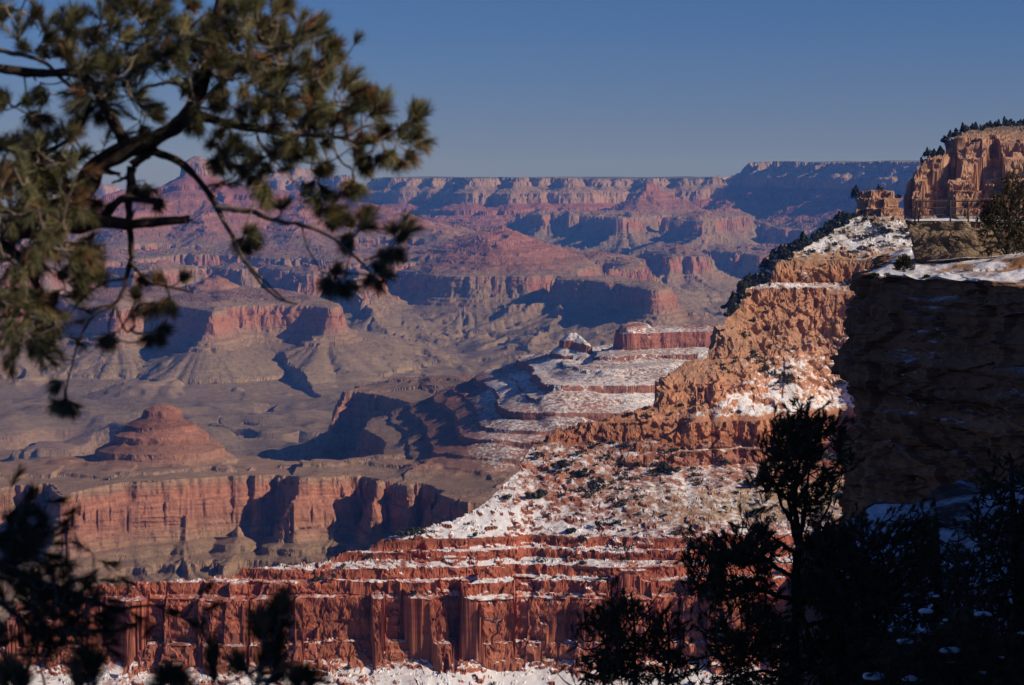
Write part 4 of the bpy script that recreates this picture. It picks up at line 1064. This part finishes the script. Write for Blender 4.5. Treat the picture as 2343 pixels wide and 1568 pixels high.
for b, t in SPR:
    dy = p.g.uniform(-0.35, 0.35)
    p.spray(b, t, dy, p.g.uniform(-0.05, 0.05))
    dx, dy_ = t[0] - b[0], t[1] - b[1]
    for _ in range(3):                                           # side shoots
        a = p.g.uniform(-0.9, 0.9); k = p.g.uniform(0.55, 0.9)
        ux, uy = dx * math.cos(a) - dy_ * math.sin(a), dx * math.sin(a) + dy_ * math.cos(a)
        bb = (b[0] + dx * 0.25, b[1] + dy_ * 0.25)
        p.spray(bb, (bb[0] + ux * k, bb[1] + uy * k), dy, p.g.uniform(-0.09, 0.09))
SZ = 0.055
p.mass(t1((0, 1300), (200, 1290), (560, 1260), (640, 1420), (540, 1570), (0, 1570)), 40, SZ, 0.8)
p.mass(t3((0, 0), (560, 0), (760, 250), (860, 330), (740, 520), (700, 620), (860, 720), (640, 860), (300, 820), (0, 800)), 210, SZ, 1.1, (0.5, 0.1))
p.mass(t3((0, 1180), (250, 1160), (430, 1230), (470, 1400), (450, 1640), (120, 1660), (0, 1600)), 85, SZ, 0.8, (0.3, 0.4))
p.mass(t3((0, 820), (140, 850), (250, 1150), (0, 1160)), 20, SZ, 0.8, (0.2, 0.4))
p.mass(t1((820, 300), (1150, 150), (1420, 200), (1380, 420), (1500, 520), (1280, 700), (1100, 760), (1000, 1060), (780, 1020), (640, 900), (700, 620), (560, 480)), 70, SZ, 0.8)
p.mass(t1((1560, 320), (1700, 220), (2000, 130), (2000, 620), (1650, 640), (1560, 480)), 40, SZ, 0.8)
p.mass(t2((0, 40), (600, 10), (620, 250), (1050, 300), (1120, 440), (1000, 720), (700, 860), (420, 860), (200, 840), (0, 600)), 110, SZ, 0.9)
p.mass(t2((860, 1000), (1000, 780), (1300, 720), (1540, 900), (1380, 1060), (1000, 1080)), 40, SZ, 0.7)
p.mass(t2((420, 940), (740, 920), (980, 1020), (980, 1180), (860, 1340), (650, 1350), (600, 1120), (400, 1120)), 40, SZ, 0.7)
p.mass(t2((0, 1200), (180, 1240), (300, 1380), (300, 1540), (0, 1560)), 22, SZ, 0.6)
p.mass([(-160, -140), (-60, -160), (560, -150), (700, -60), (640, -20), (0, -20), (-160, 60)], 90, SZ, 1.2)      # the crown goes on above the frame
for _ in range(50):                                             # unseen sprays added further right above the frame, to shade the lower left foliage
    b = Vector((p.g.uniform(-1.0, 0.45), p.g.uniform(5.5, 6.8), p.g.uniform(0.75, 1.6)))
    if b.z / b.y < 0.098: continue
    p.B.append(np.array(b)); p.T.append(np.array(b) + np.array([p.g.uniform(-.03, .06), p.g.uniform(-.06, .03), p.g.uniform(0.0, .07)]))
p.limb([(-160, 60), (100, -120), (420, -180), (760, -160)], w(30), w(8), (-0.2, -1.0))
p.connect()
root = empty("pinyon_pine", (-3.0, 7.4, -4.5))
p.wood.tube([(-3.0, 7.4, -4.6), (-2.95, 7.4, -3.2), (-2.7, 7.4, -2.2), tuple(p.P(-420, 1250, 0.4))], [0.16, 0.10], 10)
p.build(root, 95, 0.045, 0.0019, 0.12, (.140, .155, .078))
thing(root, "large pinyon pine reaching in from the upper left with gnarled dark limbs and sunlit tufts", "tree")
print("pinyon", time.time() - T0)

# --- the lower dark bough at the left edge, and the shoots at the bottom edge
K5 = 0.3133
def t5(*a): return [(x * K5, 1077 + y * K5) for x, y in a]
p = Pine(6.6, 8)
p.limb(t5((-500, 300), (-150, 620), (170, 760), (330, 840), (520, 900), (700, 970), (850, 1010), (1000, 990), (1200, 985)), 0.022, 0.003, (0.1, -0.1))
p.limb(t5((150, 1080), (240, 1200), (290, 1400), (330, 1580)), 0.005, 0.003)
p.limb(t5((-300, 900), (0, 950), (150, 1080)), 0.012, 0.005)
p.limb(t5((330, 840), (430, 860), (560, 800), (680, 760)), 0.005, 0.003)
p.limb(t5((-200, 580), (60, 480), (160, 350), (250, 240)), 0.010, 0.004)
p.limb(t5((1150, 985), (1260, 1060), (1340, 1080), (1400, 1000), (1410, 940)), 0.004, 0.002)
for m_, n_ in ((t5((60, 220), (270, 200), (420, 350), (370, 600), (200, 700), (0, 720), (0, 400)), 60), (t5((0, 700), (200, 700), (450, 720), (380, 820), (500, 880), (560, 1000), (400, 1100), (0, 1080)), 60),
               (t5((420, 880), (640, 930), (850, 1000), (830, 1250), (620, 1200), (560, 1280), (350, 1400), (200, 1150)), 70), (t5((560, 800), (700, 740), (650, 830), (560, 880)), 10), (t5((1340, 1060), (1380, 940), (1430, 960), (1420, 1060)), 5)):
    p.mass(m_, n_, 0.06, 0.5, (0.4, -0.1), 0.6)
p.connect(0.002)
root = empty("pinyon_bough_tree", (-2.4, 6.8, -4.5)); root.name = "pinyon_pine"
p.wood.tube([(-2.4, 6.8, -4.6), (-2.3, 6.8, -3.0), (-2.1, 6.75, -1.8), tuple(p.P(*t5((-500, 300))[0], 0.1))], [0.09, 0.05, 0.022], 8)
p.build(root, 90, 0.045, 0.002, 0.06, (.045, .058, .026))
thing(root, "shaded pinyon pine bough spreading dark and blurred at the lower left edge", "tree")

for sprays, lab in ((((1560, 1600, 1530, 1280), (2000, 1300, 2060, 920), (1960, 1260, 1870, 1090), (2000, 1400, 2010, 1020), (1900, 1450, 2050, 1250), (1850, 1560, 1960, 1300), (1950, 1560, 2060, 1380), (2010, 1180, 2050, 960), (1900, 1300, 1940, 1080), (1820, 1500, 1760, 1380)),
                     "upright blurred pine shoots rising at the bottom edge left of centre"),
                    (((700, 1640, 640, 1350), (600, 1600, 700, 1380), (100, 1640, 100, 1400), (560, 1640, 560, 1440), (160, 1660, 190, 1470), (40, 1660, 30, 1450)), "low blurred pine tips poking up in the bottom left corner"),
                    (((1250, 1640, 1280, 1470), (1200, 1640, 1180, 1500), (1330, 1660, 1340, 1530)), "small dark pine tip barely reaching above the bottom edge"),
                    (((2200, 1640, 2170, 1460), (2250, 1640, 2270, 1500)), "single green pine tip at the bottom edge beside the tall shoots")):
    p = Pine(5.6, len(lab))
    xs = [s_[0] for s_ in sprays]; x0 = sum(xs) / len(xs)
    b0 = t5((x0, 2300))[0]
    p.limb([b0, t5((x0, 1900))[0], t5((x0, 1660))[0]], 0.02, 0.008)
    for s_ in sprays:
        b, t = t5(s_[:2], s_[2:])
        for e in range(7):
            o = (p.g.gauss(0, 7), p.g.gauss(0, 9)); d = p.g.uniform(-0.15, 0.15)
            k0 = p.g.uniform(0, 0.6)
            bb = (b[0] + (t[0] - b[0]) * k0, b[1] + (t[1] - b[1]) * k0)
            p.spray(bb, (bb[0] + (t[0] - b[0]) * 0.45 + o[0], bb[1] + (t[1] - b[1]) * 0.45 + o[1]), d)
    p.connect(0.003)
    root = empty("pine_sapling", tuple(p.P(*b0)))
    p.build(root, 60, 0.05, 0.0022, 0.12, (.05, .068, .026))
    thing(root, lab, "tree")

# --- the pines standing in the shade below the viewer at the right
def t6(*a): return [(1171 + x * 0.5, 914.7 + y * 0.5) for x, y in a]
def clump(px, py, y, r, seed):
    """snow lying on a bough"""
    g = np.random.default_rng(seed)
    u, v = np.meshgrid(np.linspace(0, 2 * math.pi, 20, endpoint=False), np.linspace(0.05, math.pi - 0.05, 12), indexing='ij')
    q = np.stack([np.cos(u) * np.sin(v), np.sin(u) * np.sin(v) * 0.8, np.cos(v) * np.where(np.cos(v) > 0, 0.6, 0.3)], -1).astype(f32)
    k = 1 + 0.35 * n3(q[..., 0] * 1.3 + seed, q[..., 1] * 1.3, q[..., 2] * 1.3) + 0.15 * n3(q[..., 0] * 4 + seed, q[..., 1] * 4, q[..., 2] * 4)
    q = q * k[..., None] * r * np.array((1.25, 1.0, 0.9))
    idx = np.arange(240).reshape(20, 12); nx_ = np.roll(idx, -1, 0)
    f = np.stack([idx[:, :-1], nx_[:, :-1], nx_[:, 1:], idx[:, 1:]], -1).reshape(-1, 4)
    return q.reshape(-1, 3) + np.array(at_depth(px, py, y)), f
def snow_part(root, spots, y, seed):
    for i, (px, py, r) in enumerate(spots):
        v, f = clump(px, py, y - 0.5, r * y / 4962, seed + i)
        raw_mesh("snow", v - np.array(root.location), f, SNOWM, root, smooth_=True)

p = Pine(28.0, 21)
p.limb(t6((1290, 1700), (1285, 1300), (1300, 1000), (1310, 700)), 0.085, 0.055)
p.limb(t6((1310, 700), (1292, 500), (1300, 380), (1320, 250), (1350, 90)), 0.052, 0.012)
p.limb(t6((1305, 720), (1330, 560), (1345, 440), (1360, 300)), 0.04, 0.012, (0, 0.2))
p.limb(t6((1300, 640), (1270, 520), (1262, 400)), 0.03, 0.012, (0, -0.2))
for q, r, dy in (([(1310, 680), (1400, 600), (1470, 430)], .045, -.4), ([(1300, 620), (1240, 500), (1190, 350)], .05, .3), ([(1290, 820), (1150, 730), (1000, 690), (900, 700), (870, 650)], .05, -.5), ([(1280, 920), (1100, 860), (950, 900), (850, 800)], .05, .5),
                 ([(1290, 950), (1400, 880), (1500, 800), (1650, 720)], .05, .5), ([(1300, 500), (1230, 420), (1140, 360)], .035, -.3), ([(1310, 380), (1400, 250), (1490, 180)], .035, .3), ([(1310, 350), (1230, 250), (1180, 190)], .035, .3),
                 ([(1330, 200), (1260, 120), (1250, 90)], .02, .2), ([(1340, 180), (1430, 90), (1470, 80)], .02, -.2), ([(1290, 1050), (1450, 1000), (1700, 960)], .05, -.6), ([(1280, 1120), (1100, 1060), (950, 1100)], .05, .6), ([(1285, 1250), (1450, 1200), (1650, 1180)], .05, .3),
                 ([(1285, 1280), (1150, 1230), (1000, 1290)], .05, -.4), ([(1305, 760), (1380, 700), (1440, 560)], .04, .5), ([(1300, 700), (1200, 640), (1120, 570)], .035, -.5), ([(1305, 850), (1420, 780), (1560, 640)], .04, -.6)):
    p.limb(t6(*q), r * 0.68, r * 0.18, (0, dy), False, 0.01)
SZ = 0.13
p.mass(t6((1240, 90), (1300, 60), (1420, 50), (1500, 110), (1520, 240), (1480, 330), (1400, 330), (1310, 370), (1250, 300), (1150, 340), (1120, 380), (1160, 240), (1200, 140)), 620, SZ, 1.6)
p.mass(t6((1240, 380), (1400, 380), (1430, 470), (1250, 480)), 70, SZ, 1.0)
p.mass(t6((1340, 560), (1480, 520), (1560, 640), (1420, 760), (1340, 720)), 160, SZ, 1.2)
p.mass(t6((1150, 330), (1230, 300), (1220, 420), (1140, 400)), 40, SZ, 0.6)
p.mass(t6((1390, 440), (1480, 420), (1500, 480), (1420, 520)), 40, SZ, 0.6)
p.mass(t6((840, 640), (900, 650), (1000, 640), (1050, 680), (1100, 560), (1150, 600), (1230, 620), (1240, 700), (1100, 760), (1230, 830), (1100, 860), (960, 920), (900, 880), (820, 800)), 640, SZ, 1.8)
p.mass(t6((980, 950), (1270, 900), (1270, 1320), (900, 1320), (890, 1050)), 620, SZ, 2.0)
p.mass(t6((1330, 780), (1420, 700), (1500, 540), (1700, 580), (1900, 500), (1960, 640), (1850, 900), (1700, 1000), (1500, 1050), (1340, 1000)), 900, SZ, 2.4)
p.mass(t6((1330, 1020), (1700, 980), (1750, 1320), (1330, 1320)), 420, SZ, 2.0)
p.connect(0.006)
root = empty("pinyon_pine", (3.72, 28.0, -9.0))
p.build(root, 72, 0.065, 0.0068, 0.06, (.085, .092, .046), BARK)
snow_part(root, [(x, y, r) for (x, y), r in zip(t6((1210, 795), (950, 1080), (1480, 500), (990, 1000)), (10, 8, 6, 6))], 28.0, 40)
thing(root, "tall dark pinyon pine with a bare forked trunk standing against the snowy ridge slope", "tree")

p = Pine(25.0, 31)
p.limb(t6((560, 1700), (560, 1300), (565, 1100), (545, 880)), 0.04, 0.010)
p.limb(t6((700, 1700), (710, 1300), (722, 1120), (700, 960)), 0.035, 0.010)
for q in ([(560, 1200), (460, 1120), (410, 920)], [(562, 1150), (480, 1050), (500, 880)], [(565, 1120), (640, 1040), (620, 930)], [(712, 1280), (780, 1150), (790, 1040)], [(710, 1220), (640, 1150), (650, 1050)], [(560, 1270), (430, 1250), (350, 1130)]):
    p.limb(t6(*q), 0.02, 0.006, (0, p.g.uniform(-.5, .5)))
p.mass(t6((380, 900), (430, 880), (490, 850), (560, 840), (600, 910), (580, 1100), (600, 1320), (330, 1320), (350, 1150), (320, 1000)), 430, 0.12, 1.3)
p.mass(t6((620, 1000), (690, 930), (740, 960), (790, 1040), (760, 1100), (830, 1200), (800, 1320), (640, 1320)), 200, 0.12, 1.1)
p.connect(0.006)
root = empty("pinyon_pine", tuple(p.P(*t6((560, 1700))[0])))
p.build(root, 72, 0.055, 0.006, 0.06, (.08, .086, .04), BARK)
thing(root, "smaller shaded pinyon in front of the red cliff at the bottom centre", "tree")

p = Pine(38.0, 41)
p.limb(t6((2330, 1600), (2320, 1000), (2290, 500), (2280, 270)), 0.2, 0.03)
for i in range(26):
    y_ = 330 + i * 38; sgn = (-1) ** i
    L_ = 60 + i * 14
    p.limb(t6((2290, y_), (2290 + sgn * L_ * 0.5, y_ + 20), (2290 + sgn * L_, y_ + 55)), 0.03, 0.008, (0, p.g.uniform(-1, 1)))
p.mass(t6((2270, 250), (2330, 290), (2420, 420), (2480, 700), (2480, 1300), (1960, 1320), (1960, 900), (2060, 700), (2130, 420), (2150, 330), (2200, 380)), 1300, 0.17, 2.6, (0.0, 0.15))
p.connect(0.008)
root = empty("fir_tree", tuple(p.P(*t6((2330, 1600))[0])))
p.build(root, 70, 0.08, 0.009, 0.03, (.062, .078, .042), BARK)
thing(root, "dense dark fir standing on the shaded slope at the right edge", "tree")

p = Pine(46.0, 43)
p.limb(t6((1960, 1500), (1950, 1000), (1940, 520)), 0.22, 0.03)
p.limb(t6((1600, 1500), (1610, 1000), (1600, 620)), 0.2, 0.03)
for i in range(18):
    y_ = 560 + i * 40; sgn = (-1) ** i
    p.limb(t6((1948, y_), (1948 + sgn * (30 + i * 5), y_ + 20), (1948 + sgn * (60 + i * 9), y_ + 30)), 0.03, 0.01, (0, p.g.uniform(-1, 1)))
    p.limb(t6((1605, y_ + 80), (1605 + sgn * (30 + i * 5), y_ + 95), (1605 + sgn * (60 + i * 9), y_ + 110)), 0.03, 0.01, (0, p.g.uniform(-1, 1)))
p.mass(t6((1900, 520), (1960, 480), (2060, 700), (2130, 1000), (2130, 1330), (1780, 1330), (1800, 900)), 900, 0.18, 2.4, (0, 0.1))
p.mass(t6((1560, 640), (1640, 600), (1760, 860), (1800, 1330), (1420, 1330), (1440, 1000)), 900, 0.18, 2.4, (0, 0.1))
p.connect(0.008)
root = empty("fir_tree", tuple(p.P(*t6((1960, 1500))[0])))
p.build(root, 60, 0.085, 0.010, 0.03, (.062, .078, .042), BARK)
thing(root, "twin stemmed dark fir in deep shade between the forked pinyon and the right edge fir", "tree")

p = Pine(22.0, 51)
p.limb(t6((1900, 1900), (1910, 1400), (1930, 1150), (1960, 1020)), 0.1, 0.02)
for q in ([(1905, 1350), (1780, 1260), (1650, 1200)], [(1910, 1300), (2050, 1200), (2200, 1150)], [(1920, 1200), (1850, 1120), (1800, 1090)], [(1925, 1180), (2020, 1100), (2100, 1020)], [(1905, 1400), (2100, 1330), (2300, 1280)], [(1905, 1450), (1700, 1380), (1550, 1300)]):
    p.limb(t6(*q), 0.03, 0.008, (0, p.g.uniform(-.5, .5)))
p.mass(t6((1760, 1130), (1960, 1010), (2120, 990), (2220, 1100), (2342, 1230), (2342, 1330), (1600, 1330), (1640, 1210)), 620, 0.11, 1.6, (0, -0.4))
p.connect(0.005)
root = empty("pinyon_pine", tuple(p.P(*t6((1900, 1900))[0])))
p.build(root, 64, 0.055, 0.0055, 0.04, (.07, .082, .042), BARK)
snow_part(root, [(x, y, r) for (x, y), r in zip(t6((1900, 970), (2150, 985), (1790, 1110), (2000, 1150), (2330, 1070), (1660, 1270), (1820, 1280), (1985, 1010), (2010, 1200), (2150, 1250), (1960, 1025), (2240, 1180), (1940, 900)), (14, 17, 16, 17, 7, 20, 14, 6, 7, 9, 5, 6, 7))], 22.0, 70)
thing(root, "low shaded pinyon with clumps of snow on its boughs in the bottom right corner", "tree")
print("pines", time.time() - T0)
# ------------------------------------------------------------------ the overlook: railing, pine, shrubs
STEEL, _nt, _b = mat("railing_steel")
_b.inputs["Base Color"].default_value = (.13, .105, .09, 1); _b.inputs["Metallic"].default_value = 0.7; _b.inputs["Roughness"].default_value = 0.5
def railing():
    y = OV - 0.4
    root = empty("railing", ov(2170, 506, y))
    off = np.array(root.location)
    top_l, top_r = np.array(ov(2096, 460.5, y)), np.array(ov(2420, 461, y + 0.5))
    for h_ in (0.0, 0.46, 0.95):
        w_ = Wood(); d = np.array((0, 0, -h_))
        w_.tube([top_l + d, (top_l + top_r) / 2 + d + np.array((0, -0.01, -0.01)), top_r + d], [0.05 if h_ == 0 else 0.04] * 2, 8)
        w_.build("rail", STEEL, root, off)
    for px_ in (2098, 2173, 2214, 2262, 2330):
        w_ = Wood()
        w_.tube([np.array(ov(px_, 458.8, y + 0.02)), np.array(ov(px_ + (0.6 if px_ > 2100 else -6), 508, y + 0.02))], [0.055, 0.06], 8)
        w_.build("post", STEEL, root, off)
    w_ = Wood(); w_.tube([np.array(ov(2107, 461, y)), np.array(ov(2100, 508, y + 0.2))], [0.05, 0.05], 8); w_.build("brace", STEEL, root, off)
    w_ = Wood(); w_.tube([np.array(ov(2086, 480, y + 1.5)), np.array(ov(2097, 460.8, y))], [0.03, 0.03], 8); w_.build("end_rail", STEEL, root, off)
    thing(root, "metal railing along the overlook rock at the right above the shaded cliff", "railing")
railing()

p = Pine(146.0, 61)
p.limb([(2306, 640), (2303, 560), (2312, 480), (2318, 405)], 0.17, 0.04)
p.limb([(2303, 575), (2270, 530), (2262, 470)], 0.10, 0.03, (0, -0.6))
p.limb([(2308, 540), (2340, 500), (2380, 470)], 0.10, 0.03, (0, 0.6))
p.limb([(2304, 590), (2285, 560), (2262, 552)], 0.07, 0.03, (0, -0.6))
p.mass([(2300, 400), (2340, 392), (2420, 420), (2440, 560), (2380, 600), (2300, 560), (2262, 590), (2250, 540), (2262, 480), (2275, 430)], 1100, 0.36, 2.6, (0.1, -0.3))
p.mass([(2250, 468), (2268, 462), (2275, 500), (2262, 545), (2244, 520)], 140, 0.34, 1.0, (0.0, -0.3))
p.connect(0.012)
root = empty("pinyon_pine", tuple(p.P(2306, 640)))
p.build(root, 46, 0.17, 0.026, 0.10, (.060, .066, .030), BARK)
thing(root, "pinyon pine beside the railing on the overlook at the right edge", "tree")

def shrub(name, px, py, y, rx, rz, n, per, lab, cat, green, bare=False, seed=1):
    g = np.random.default_rng(seed)
    c = np.array(at_depth(px, py, y)); root = empty(name, tuple(c))
    w_ = Wood(); B, T = [], []
    for i in range(n):
        th = g.uniform(0, 2 * math.pi); ph = g.uniform(0.05, 1.45); r_ = g.uniform(0.5, 1.0)
        e = np.array((math.cos(th) * math.sin(ph) * rx, math.sin(th) * math.sin(ph) * rx, math.cos(ph) * rz)) * r_
        if i < (n if bare else 14): w_.tube([(0, 0, 0), e * 0.5 + g.normal(size=3) * 0.06 * rx, e], [0.03 * rx if not bare else 0.014, 0.006], 5)
        B.append(e * 0.72); T.append(e)
    w_.build("stems", TWIG if bare else BARK, root)
    if not bare:
        v, f, cc = needles(B, T, per, rx * 0.16, rx * 0.022, 0.05, seed, green)
        raw_mesh("foliage", v, f, NEEDLE, root, cc)
    thing(root, lab, cat)
shrub("juniper_shrub", 2068, 622, 141.0, 0.78, 1.15, 420, 26, "rounded dark juniper bush at the foot of the overlook rock", "shrub", (.035, .042, .022), seed=5)
shrub("bare_shrub", 2212, 628, 138.0, 0.8, 0.95, 60, 0, "leafless grey shrub on the snowy ledge below the railing", "shrub", None, True, 6)
shrub("bare_shrub", 2290, 640, 136.0, 0.6, 0.6, 40, 0, "small leafless shrub on the snow nearest the right edge", "shrub", None, True, 7)
for i_, (px_, py_, r_) in enumerate(((2030, 634, .34), (2120, 640, .4), (2165, 648, .3), (2322, 650, .5))):
    shrub("juniper_shrub", px_, py_, 139.0 - i_, r_, r_ * 0.8, 140, 26, ("small dark shrub on the snowy cliff top just left of the overlook rock", "dark shrub on the snow directly below the railing's left end", "tiny dark shrub on the snow between the railing's posts and the cliff edge", "dark shrub on the cliff top snow in front of the overlook pine")[i_], "shrub", (.035, .042, .022), seed=20 + i_)
shrub("juniper_shrub", 2000, 636, 140.0, 0.45, 0.35, 160, 26, "low dark shrub at the left corner of the shaded cliff top", "shrub", (.035, .042, .022), seed=8)

# ------------------------------------------------------------------ junipers and pinyons dotting the near ridge
def bush_mesh(name, seed, tall=1.0, n=480):
    g = np.random.default_rng(seed)
    lob = g.normal(size=(9, 3)) * np.array((0.45, 0.45, 0.34)); lob[:, 2] = np.abs(lob[:, 2]) + 0.45
    k = g.integers(0, 9, n)
    d = g.normal(size=(n, 3)); d /= np.linalg.norm(d, axis=1, keepdims=True)
    c = lob[k] + d * g.uniform(0.18, 0.42, (n, 1)); c[:, 2] = np.abs(c[:, 2]) * tall
    if tall > 1.3: c[:, :2] *= np.clip(1.25 - 0.42 * c[:, 2:3], 0.25, 1.2)
    s = g.normal(size=(n, 3)); s /= np.linalg.norm(s, axis=1, keepdims=True); t = np.cross(s, d); t /= np.linalg.norm(t, axis=1, keepdims=True) + 1e-9
    r = g.uniform(0.09, 0.2, (n, 1))
    v = np.stack([c - s * r - t * r * 0.7, c + s * r - t * r * 0.7, c + s * r * 0.6 + t * r, c - s * r * 0.6 + t * r], 1).reshape(-1, 3)
    col = np.repeat(np.array((.038, .043, .023)) * g.uniform(0.55, 1.45, (n, 1)), 4, 0)
    v[:, :2] *= 1.0 / 0.85; v[:, 2] *= 1.0 / 0.95
    tr = np.array([(-.08, -.08, -.4), (.08, -.08, -.4), (.05, 0, .9), (-.05, 0, .9)])
    v = np.concatenate([v, tr]); col = np.concatenate([col, np.full((4, 3), .05)])
    return v, np.arange(len(v)).reshape(-1, 4), col
BUSH = [bush_mesh("b", s_, t_) for s_, t_ in ((1, 0.8), (2, 1.1), (3, 0.9), (4, 1.7))]
BM = []
for v, f, c in BUSH:
    o = raw_mesh("juniper", v, f, NEEDLE, None, c); BM.append(o.data); bpy.data.objects.remove(o)
g = np.random.default_rng(77)
visf = (FX / FY < 0.262) & (FX / FY > -0.262)
lv = LV
dens_ = np.interp(lv, [-480, -400, -384, -336, -330, -300, -292, -232, -224, -190, -120, -100, -90, -70, -34, -28, 40, 50], [.3, .3, .02, .02, .45, .45, 1.0, 1.5, .5, 1.3, .7, .15, .6, .7, 1.5, .1, .05, .1])
dens_ = np.where(isn & visf & (N[..., 2] > 0.5) & (FR < 2700), dens_, 0) * (0.25 + 1.5 * smooth(-0.25, 0.4, fbm2(FX, FY, 70, 3, off=21.0)))
dens_ *= 0.5 + 0.5 * smooth(-60, 60, FX)
tz = Z / FR; cmx = np.maximum.accumulate(tz, 1)
dens_ = np.where(tz >= cmx - 2e-4, dens_, 0)
pr = dens_.reshape(-1).astype(np.float64); pr /= pr.sum()
pick = g.choice(pr.size, 1500, replace=False, p=pr)
size = np.clip(g.lognormal(0.95, 0.45, 1500), 0.9, 5.6)
order = np.argsort(-size / FR.reshape(-1)[pick]); pick = pick[order]; size = size[order]
fx, fy, fz = FX.reshape(-1)[pick], FY.reshape(-1)[pick], Z.reshape(-1)[pick]
# the line of trees along the crest and the forest edge on the rim
cxs = list(np.interp(np.linspace(0, 1, 124), [0, .55, .58, 1], [1668, 1948, 2112, 2345]))
NBUSH = 300 - len(cxs)
for i in range(NBUSH):
    o = bpy.data.objects.new("juniper_bush", BM[int(g.integers(0, 3))]); COL.objects.link(o)
    o.location = (fx[i], fy[i], fz[i] - 0.1); s_ = size[i]
    o.scale = (s_ * g.uniform(.9, 1.2), s_ * g.uniform(.9, 1.2), s_ * g.uniform(.8, 1.15)); o.rotation_euler = (0, 0, g.uniform(0, 6.28))
    thing(o, "dark green juniper bush dotting the snowy rocky face of the near ridge", "bush", "junipers scattered over the near ridge")
V, F_, C_, n = [], [], [], 0
for i in range(NBUSH, 1500):
    v, f, c = BUSH[i % 3]
    a = g.uniform(0, 6.28); R_ = np.array([(math.cos(a), -math.sin(a), 0), (math.sin(a), math.cos(a), 0), (0, 0, 1)])
    k_ = g.permutation(len(f) - 1)[:70]; sel = (k_[:, None] * 4 + np.arange(4)).reshape(-1)
    V.append(v[sel] @ R_.T * size[i] * 1.1 + np.array((fx[i], fy[i], fz[i]))); F_.append(f[:70] + n); C_.append(c[sel]); n += 280
o = raw_mesh("scrub", np.concatenate(V), np.concatenate(F_), NEEDLE, None, np.concatenate(C_)); o["kind"] = "stuff"
for px_ in cxs:
    i = int(np.argmin(np.abs(np.array([q[0] for q in NR_CREST]) - px_)))
    x_ = (px_ - 1171 + g.normal() * 5) / 4962.0
    yc = float(np.interp(x_ * 2200, NCX, NCY)); col_ = int(np.argmin(np.abs(faz - math.atan(x_))))
    m_ = np.abs(FY[col_] - yc) < 45
    j = np.flatnonzero(m_)[int(np.argmax(tz[col_][m_]))]
    o = bpy.data.objects.new("pinyon_tree", BM[3 if g.random() < .5 else 1]); COL.objects.link(o)
    o.location = (FX[col_, j], FY[col_, j] + 2, Z[col_, j] - 0.8); s_ = g.uniform(1.8, 4.6) if px_ > 2000 else g.uniform(2.4, 7.0)
    o.scale = (s_, s_, s_ * g.uniform(.8, 1.1)); o.rotation_euler = (0, 0, g.uniform(0, 6.28))
    if px_ > 2000: thing(o, "dark pinyon tree of the forest edge along the top of the high right cliff", "tree", "trees along the top of the high cliff")
    else: thing(o, "dark evergreen tree on the descending skyline of the near ridge", "tree", "trees along the ridge crest")
print("plants", time.time() - T0)
# ------------------------------------------------------------------ the air
def haze_box():
    me = bpy.data.meshes.new("haze")
    x, y0, y1, z0, z1 = 21000, -600, 64000, -1500, 700
    v = [(-x, y0, z0), (x, y0, z0), (x, y1, z0), (-x, y1, z0), (-x, y0, z1), (x, y0, z1), (x, y1, z1), (-x, y1, z1)]
    me.from_pydata(v, [], [(0, 3, 2, 1), (4, 5, 6, 7), (0, 1, 5, 4), (1, 2, 6, 5), (2, 3, 7, 6), (3, 0, 4, 7)])
    m = bpy.data.materials.new("haze_air"); m.use_nodes = True
    nt = m.node_tree; nt.nodes.clear()
    out = nt.nodes.new("ShaderNodeOutputMaterial")
    pv = nt.nodes.new("ShaderNodeVolumePrincipled")
    pv.inputs["Color"].default_value = (.085, .27, .92, 1)
    pv.inputs["Absorption Color"].default_value = (1, 1, 1, 1)
    pv.inputs["Density"].default_value = 2.9e-5
    pv.inputs["Anisotropy"].default_value = 0.0
    nt.links.new(pv.outputs[0], out.inputs["Volume"])
    me.materials.append(m)
    o = bpy.data.objects.new("haze", me); COL.objects.link(o); o["kind"] = "stuff"
    return o
haze_box()
print("done", time.time() - T0)
